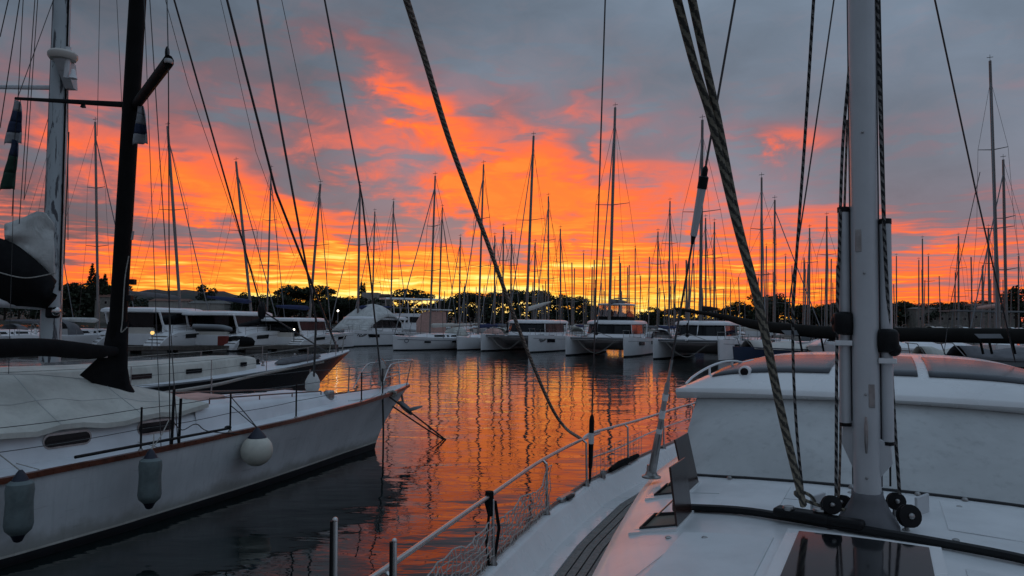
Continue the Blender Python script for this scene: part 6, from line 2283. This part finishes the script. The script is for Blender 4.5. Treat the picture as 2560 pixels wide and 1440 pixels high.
# awning frame at the right edge
p = place(2480, 70)
af = thing('awning_frame', 'thin flat awning on posts over a boat at the right picture edge', 'awning', p)
a0, a1 = at(2392, 778, 70), at(2600, 781, 70)
MB().hexa([a0, a1, a1 + Vector((0, 3, 0)), a0 + Vector((0, 3, 0))], [q + Vector((0, 0, 0.12)) for q in (a0, a1, a1 + Vector((0, 3, 0)), a0 + Vector((0, 3, 0)))]).build('awning_top', 'far_grey', af, smooth=False)
for px in (2398, 2430, 2495, 2550):
    q = at(px, 781, 70)
    MB().tube([Vector((q.x, q.y + 0.2, 1.2)), Vector((q.x, q.y + 0.2, q.z))], 0.05, 6).build('awning_post', 'far_grey', af)
# davit arm with the pink light put into its colour
p0, p1 = at(2496, 764, 68), at(2443, 770, 68)
da = thing('davit', 'short pink-lit davit arm by the tall mast at right', 'davit', (p0.x, p0.y, 0))
MB().tube([Vector((p0.x, p0.y, 1.0)), p0 + Vector((0, 0, 0.2))], 0.14, 8).build('post', 'far_cream', da)
MB().tube([p0, p1], [0.22, 0.14], 8).build('arm', 'pink_light_tint', da)

# ------------------------------------------------------------------ shore: trees, houses, woodland
def leaf_cloud(mb, rn, c, rad, n, size, flat=1.0):
    c = Vector(c)
    for _ in range(n):
        while True:
            v = Vector((rn.uniform(-1, 1), rn.uniform(-1, 1), rn.uniform(-1, 1)))
            if 0.25 < v.length < 1:
                break
        p = c + Vector((v.x * rad[0], v.y * rad[1], v.z * rad[2]))
        u = Vector((rn.gauss(0, 1), rn.gauss(0, 1), rn.gauss(0, 0.7) * flat)).normalized()
        w = u.cross(Vector((rn.gauss(0, 1), rn.gauss(0, 1), rn.gauss(0, 1)))).normalized()
        s = size * rn.uniform(0.6, 1.4)
        mb.add([p - u * s, p - w * s * 0.6, p + u * s, p + w * s * 0.6], [(0, 1, 2, 3)])


def proto_tree(kind_, seed):
    rn = random.Random(seed)
    tr, cr = MB(), MB()
    if kind_ == 'umbrella':
        H = 10.0
        lean = rn.uniform(-0.8, 0.8)
        fork = Vector((lean * 0.6, 0, H * 0.55))
        tr.tube([Vector((0, 0, -1)), Vector((lean * 0.2, 0, H * 0.25)), fork], [0.38, 0.30, 0.24], 7)
        for k in range(7):
            a = 2 * pi * k / 7 + rn.uniform(-0.3, 0.3)
            r = rn.uniform(2.2, 3.8)
            e = Vector((lean + cos(a) * r, sin(a) * r, H * rn.uniform(0.66, 0.84)))
            tr.tube([fork - Vector((0, 0, rn.uniform(0, 1.2))), fork.lerp(e, 0.6) + Vector((0, 0, -0.2)), e], [0.16, 0.11, 0.05], 5)
            leaf_cloud(cr, rn, e + Vector((0, 0, 0.3)), (1.7, 1.7, 0.75), 120, 0.30)
        leaf_cloud(cr, rn, (lean, 0, H * 0.86), (3.2, 3.2, 1.45), 460, 0.32)
    elif kind_ == 'round':
        H = 9.0
        tr.tube([Vector((0, 0, -1)), Vector((0.1, 0, H * 0.3)), Vector((0.0, 0.1, H * 0.7))], [0.34, 0.26, 0.12], 7)
        for k in range(11):
            a = rn.uniform(0, 2 * pi)
            r = rn.uniform(0.6, 2.4)
            e = Vector((cos(a) * r, sin(a) * r, H * rn.uniform(0.42, 0.92)))
            tr.tube([Vector((0, 0, H * rn.uniform(0.25, 0.5))), e], [0.10, 0.04], 5)
            leaf_cloud(cr, rn, e, (1.35, 1.35, 1.05), 105, 0.30)
    elif kind_ == 'cypress':
        H = 11.0
        tr.tube([Vector((0, 0, -1)), Vector((0, 0, H * 0.8))], [0.22, 0.05], 6)
        for k in range(12):
            f = k / 11
            r = 0.95 * sin(pi * (0.10 + 0.86 * f)) ** 0.7
            leaf_cloud(cr, rn, (rn.uniform(-0.15, 0.15), 0, H * (0.08 + 0.88 * f)), (r, r, 0.9), 70, 0.24)
    else:                                                   # bush
        H = 4.0
        tr.tube([Vector((0, 0, -0.6)), Vector((0, 0, 1.6))], [0.15, 0.06], 5)
        for k in range(6):
            a = rn.uniform(0, 2 * pi)
            leaf_cloud(cr, rn, (cos(a) * 1.2, sin(a) * 1.2, rn.uniform(1.0, 2.8)), (1.2, 1.2, 1.0), 90, 0.28)
    tm = tr.build('trunk', 'bark')
    cm = cr.build('crown', 'foliage' if seed % 2 else 'foliage_dark', smooth=False)
    mt, mc = tm.data, cm.data
    bpy.data.objects.remove(tm)
    bpy.data.objects.remove(cm)
    return H, mt, mc


PROTO = {k: [proto_tree(k, s) for s in ss] for k, ss in (('umbrella', (1, 2, 3, 4)), ('round', (5, 6, 7)), ('cypress', (8, 9)), ('bush', (10, 11)))}
NM = {'umbrella': 'umbrella_pine', 'round': 'broadleaf_tree', 'cypress': 'cypress_tree', 'bush': 'bush'}
rt = random.Random(77)


def tree(kind_, px, py_top, d, label, group=None, wide=1.0, ground=None):
    H, mt, mc = rt.choice(PROTO[kind_])
    top = at(px, py_top, d)
    g = ground if ground is not None else interp([(318, 0.6), (335, 1.4), (380, 2.4), (470, 4.5), (700, 9)], d)
    s = max(0.25, (top.z - g) / (H * 1.0))
    root = bpy.data.objects.new(NM[kind_], None)
    COL.objects.link(root)
    root.location = (top.x, d, g)
    root.rotation_euler = (0, 0, rt.uniform(0, 6.28))
    root.scale = (s * wide, s * wide, s)
    tag(root, label, 'bush' if kind_ == 'bush' else 'tree', group)
    for nm, me in (('trunk', mt), ('crown', mc)):
        o = bpy.data.objects.new(nm, me)
        COL.objects.link(o)
        o.parent = root
    return root


# single trees one can point at
tree('umbrella', 1022, 722, 335, 'wide flat-topped umbrella pine above the motor yacht\'s hardtop', wide=1.5)
tree('umbrella', 722, 713, 345, 'round-headed pine standing clear left of centre, sky under its crown', wide=1.0)
tree('umbrella', 795, 714, 345, 'broad dark pine right of the round-headed pine', wide=1.25)
tree('umbrella', 752, 722, 350, 'smaller pine between the two big left-hand pines', wide=0.9)
tree('cypress', 231, 664, 330, 'tallest dark cypress left of the black mast', wide=1.1)
tree('cypress', 243, 680, 330, 'shorter cypress leaning on the tallest cypress', wide=1.1)
tree('cypress', 262, 688, 330, 'slim cypress nearest the black mast', wide=1.2)
tree('cypress', 255, 700, 332, 'short cypress between its taller neighbours left of the black mast', wide=1.4)
tree('round', 515, 712, 340, 'pointed leafy tree above the blue sail bag', wide=0.8)
tree('cypress', 903, 707, 350, 'cypress at the left end of the white villa', wide=1.0)
tree('cypress', 911, 709, 350, 'second cypress by the white villa', wide=0.9)
tree('round', 2540, 716, 300, 'big round tree at the right picture edge', wide=1.0)
tree('round', 1905, 735, 320, 'dark leafy tree right of the mottled rope', wide=1.0)
tree('round', 1945, 733, 325, 'tallest leafy tree between the rope and our mast', wide=0.9)
# the row of umbrella pines in the middle
for i, px in enumerate((1062, 1090, 1118, 1140, 1162, 1198, 1222, 1240, 1258, 1276, 1296, 1318, 1340, 1362, 1384, 1406, 1428, 1446, 1466, 1484)):
    py = interp([(1060, 745), (1100, 742), (1140, 738), (1190, 726), (1260, 724), (1300, 728), (1350, 727), (1390, 731), (1430, 740), (1490, 752)], px) + rt.uniform(-3, 16)
    tree('umbrella', px, py, rt.uniform(325, 360), 'umbrella pine in the row behind the catamarans, %s from the left' % ORD[i], 'umbrella pines behind the catamarans', rt.uniform(0.65, 1.1))
# leafy belts
BELT = [(160, 300, 705, 9, 'between the white and black masts'), (600, 700, 738, 8, 'above the pontoon catamarans'), (830, 900, 742, 6, 'left of the pale villa'), (1500, 1830, 772, 14, 'behind the rightmost catamaran'), (1835, 2110, 757, 16, 'between the mottled rope and our mast'), (2230, 2560, 757, 20, 'right of our mast'), (1060, 1480, 765, 12, 'under the umbrella pines'), (700, 1050, 752, 14, 'around the villa and the big pines'), (-60, 140, 720, 6, 'left of the peeling mast')]
for x0, x1, py, n, zone in BELT:
    for i in range(n):
        px = lerp(x0, x1, (i + rt.uniform(0.2, 0.8)) / n)
        kd_ = rt.choice(('round', 'round', 'bush', 'umbrella'))
        tree(kd_, px, py + rt.uniform(-9, 12), rt.uniform(324, 350), {'round': 'leafy tree on the far shore ', 'bush': 'low bush on the far shore ', 'umbrella': 'small pine on the far shore '}[kd_] + zone, 'trees and bushes ' + zone, rt.uniform(0.9, 1.4))
# the wood behind them, one mass
m = MB()
rw = random.Random(12)
for i in range(420):
    px = rw.uniform(-100, 2660)
    ytop = interp([(-100, 735), (160, 722), (300, 738), (560, 752), (700, 752), (900, 748), (1040, 757), (1110, 752), (1200, 750), (1400, 748), (1500, 762), (1560, 782), (1800, 782), (1850, 764), (2100, 758), (2240, 752), (2400, 760), (2560, 748), (2660, 748)], px)
    d = rw.uniform(352, 372)
    t = at(px, ytop + rw.uniform(0, 12), d)
    g = 2.0
    h = max(1.0, t.z - g)
    leaf_cloud(m, rw, (t.x, d, g + h * 0.55), (4.2, 2.5, h * 0.5), 46, 0.75)
o = m.build('woodland', 'foliage_dark', smooth=False)
kind(o, 'stuff')
o['label'] = 'dark wooded mass closing the far shore'
o['category'] = 'woodland'


def house(name, label, x0, x1, ytop, d, storeys, roofmat, wallmat='plaster', roof_h=1.6):
    a, b = at(x0, ytop, d), at(x1, ytop, d)
    g = 1.6
    w = b.x - a.x
    h = max(2.6, a.z - g)
    root = thing(name, label, 'building', ((a.x + b.x) / 2, d, g), 0)
    MB().box((0, 4, h / 2 - 0.3), (w, 8, h + 0.6)).build('wall', wallmat, root, local=True, smooth=False)
    if roof_h:
        MB().add([Vector((-w / 2 - 0.4, -0.4, h)), Vector((w / 2 + 0.4, -0.4, h)), Vector((w / 2 + 0.4, 8.4, h)), Vector((-w / 2 - 0.4, 8.4, h)), Vector((-w / 2 + 1, 4, h + roof_h)), Vector((w / 2 - 1, 4, h + roof_h))], [(0, 1, 5, 4), (1, 2, 5), (2, 3, 4, 5), (3, 0, 4), (3, 2, 1, 0)]).build('roof', roofmat, root, local=True, smooth=False)
    n = max(2, int(w / 3.2))
    for s in range(storeys):
        for i in range(n):
            x = lerp(-w / 2, w / 2, (i + 0.5) / n)
            z = h * (s + 0.55) / storeys
            fr = MB().box((x, -0.03, z), (1.3, 0.10, 1.5)).build('window', 'far_cream', root, local=True, smooth=False)
            MB().box((x, -0.09, z), (1.1, 0.06, 1.3)).build('pane', 'tint', fr, local=True, smooth=False)
    return root


house('villa', 'pale villa with flat parapet between the cypresses and the big pine', 905, 945, 731, 338, 2, 'roof_tile', 'plaster', 0.0)
house('villa', 'wider lower villa wing left of the big umbrella pine', 930, 975, 738, 342, 2, 'roof_tile', 'stone', 0.8)
house('long_house', 'long low pale house right of the black mast', 372, 470, 752, 336, 1, 'roof_tile', 'plaster', 1.2)
house('long_house', 'grey-roofed long house behind the catamarans at left', 470, 560, 758, 332, 1, 'concrete', 'plaster', 1.4)
house('stone_house', 'stone house between the cypresses and the black mast', 238, 292, 742, 326, 2, 'roof_tile', 'stone', 1.4)
house('shed', 'low shed along the far shore right of our mast', 2290, 2420, 772, 322, 1, 'concrete', 'stone', 0.8)
house('boat_shed', 'grey boat shed with wide roof far right of our mast', 2430, 2545, 764, 324, 1, 'roof_tile', 'stone', 1.0)
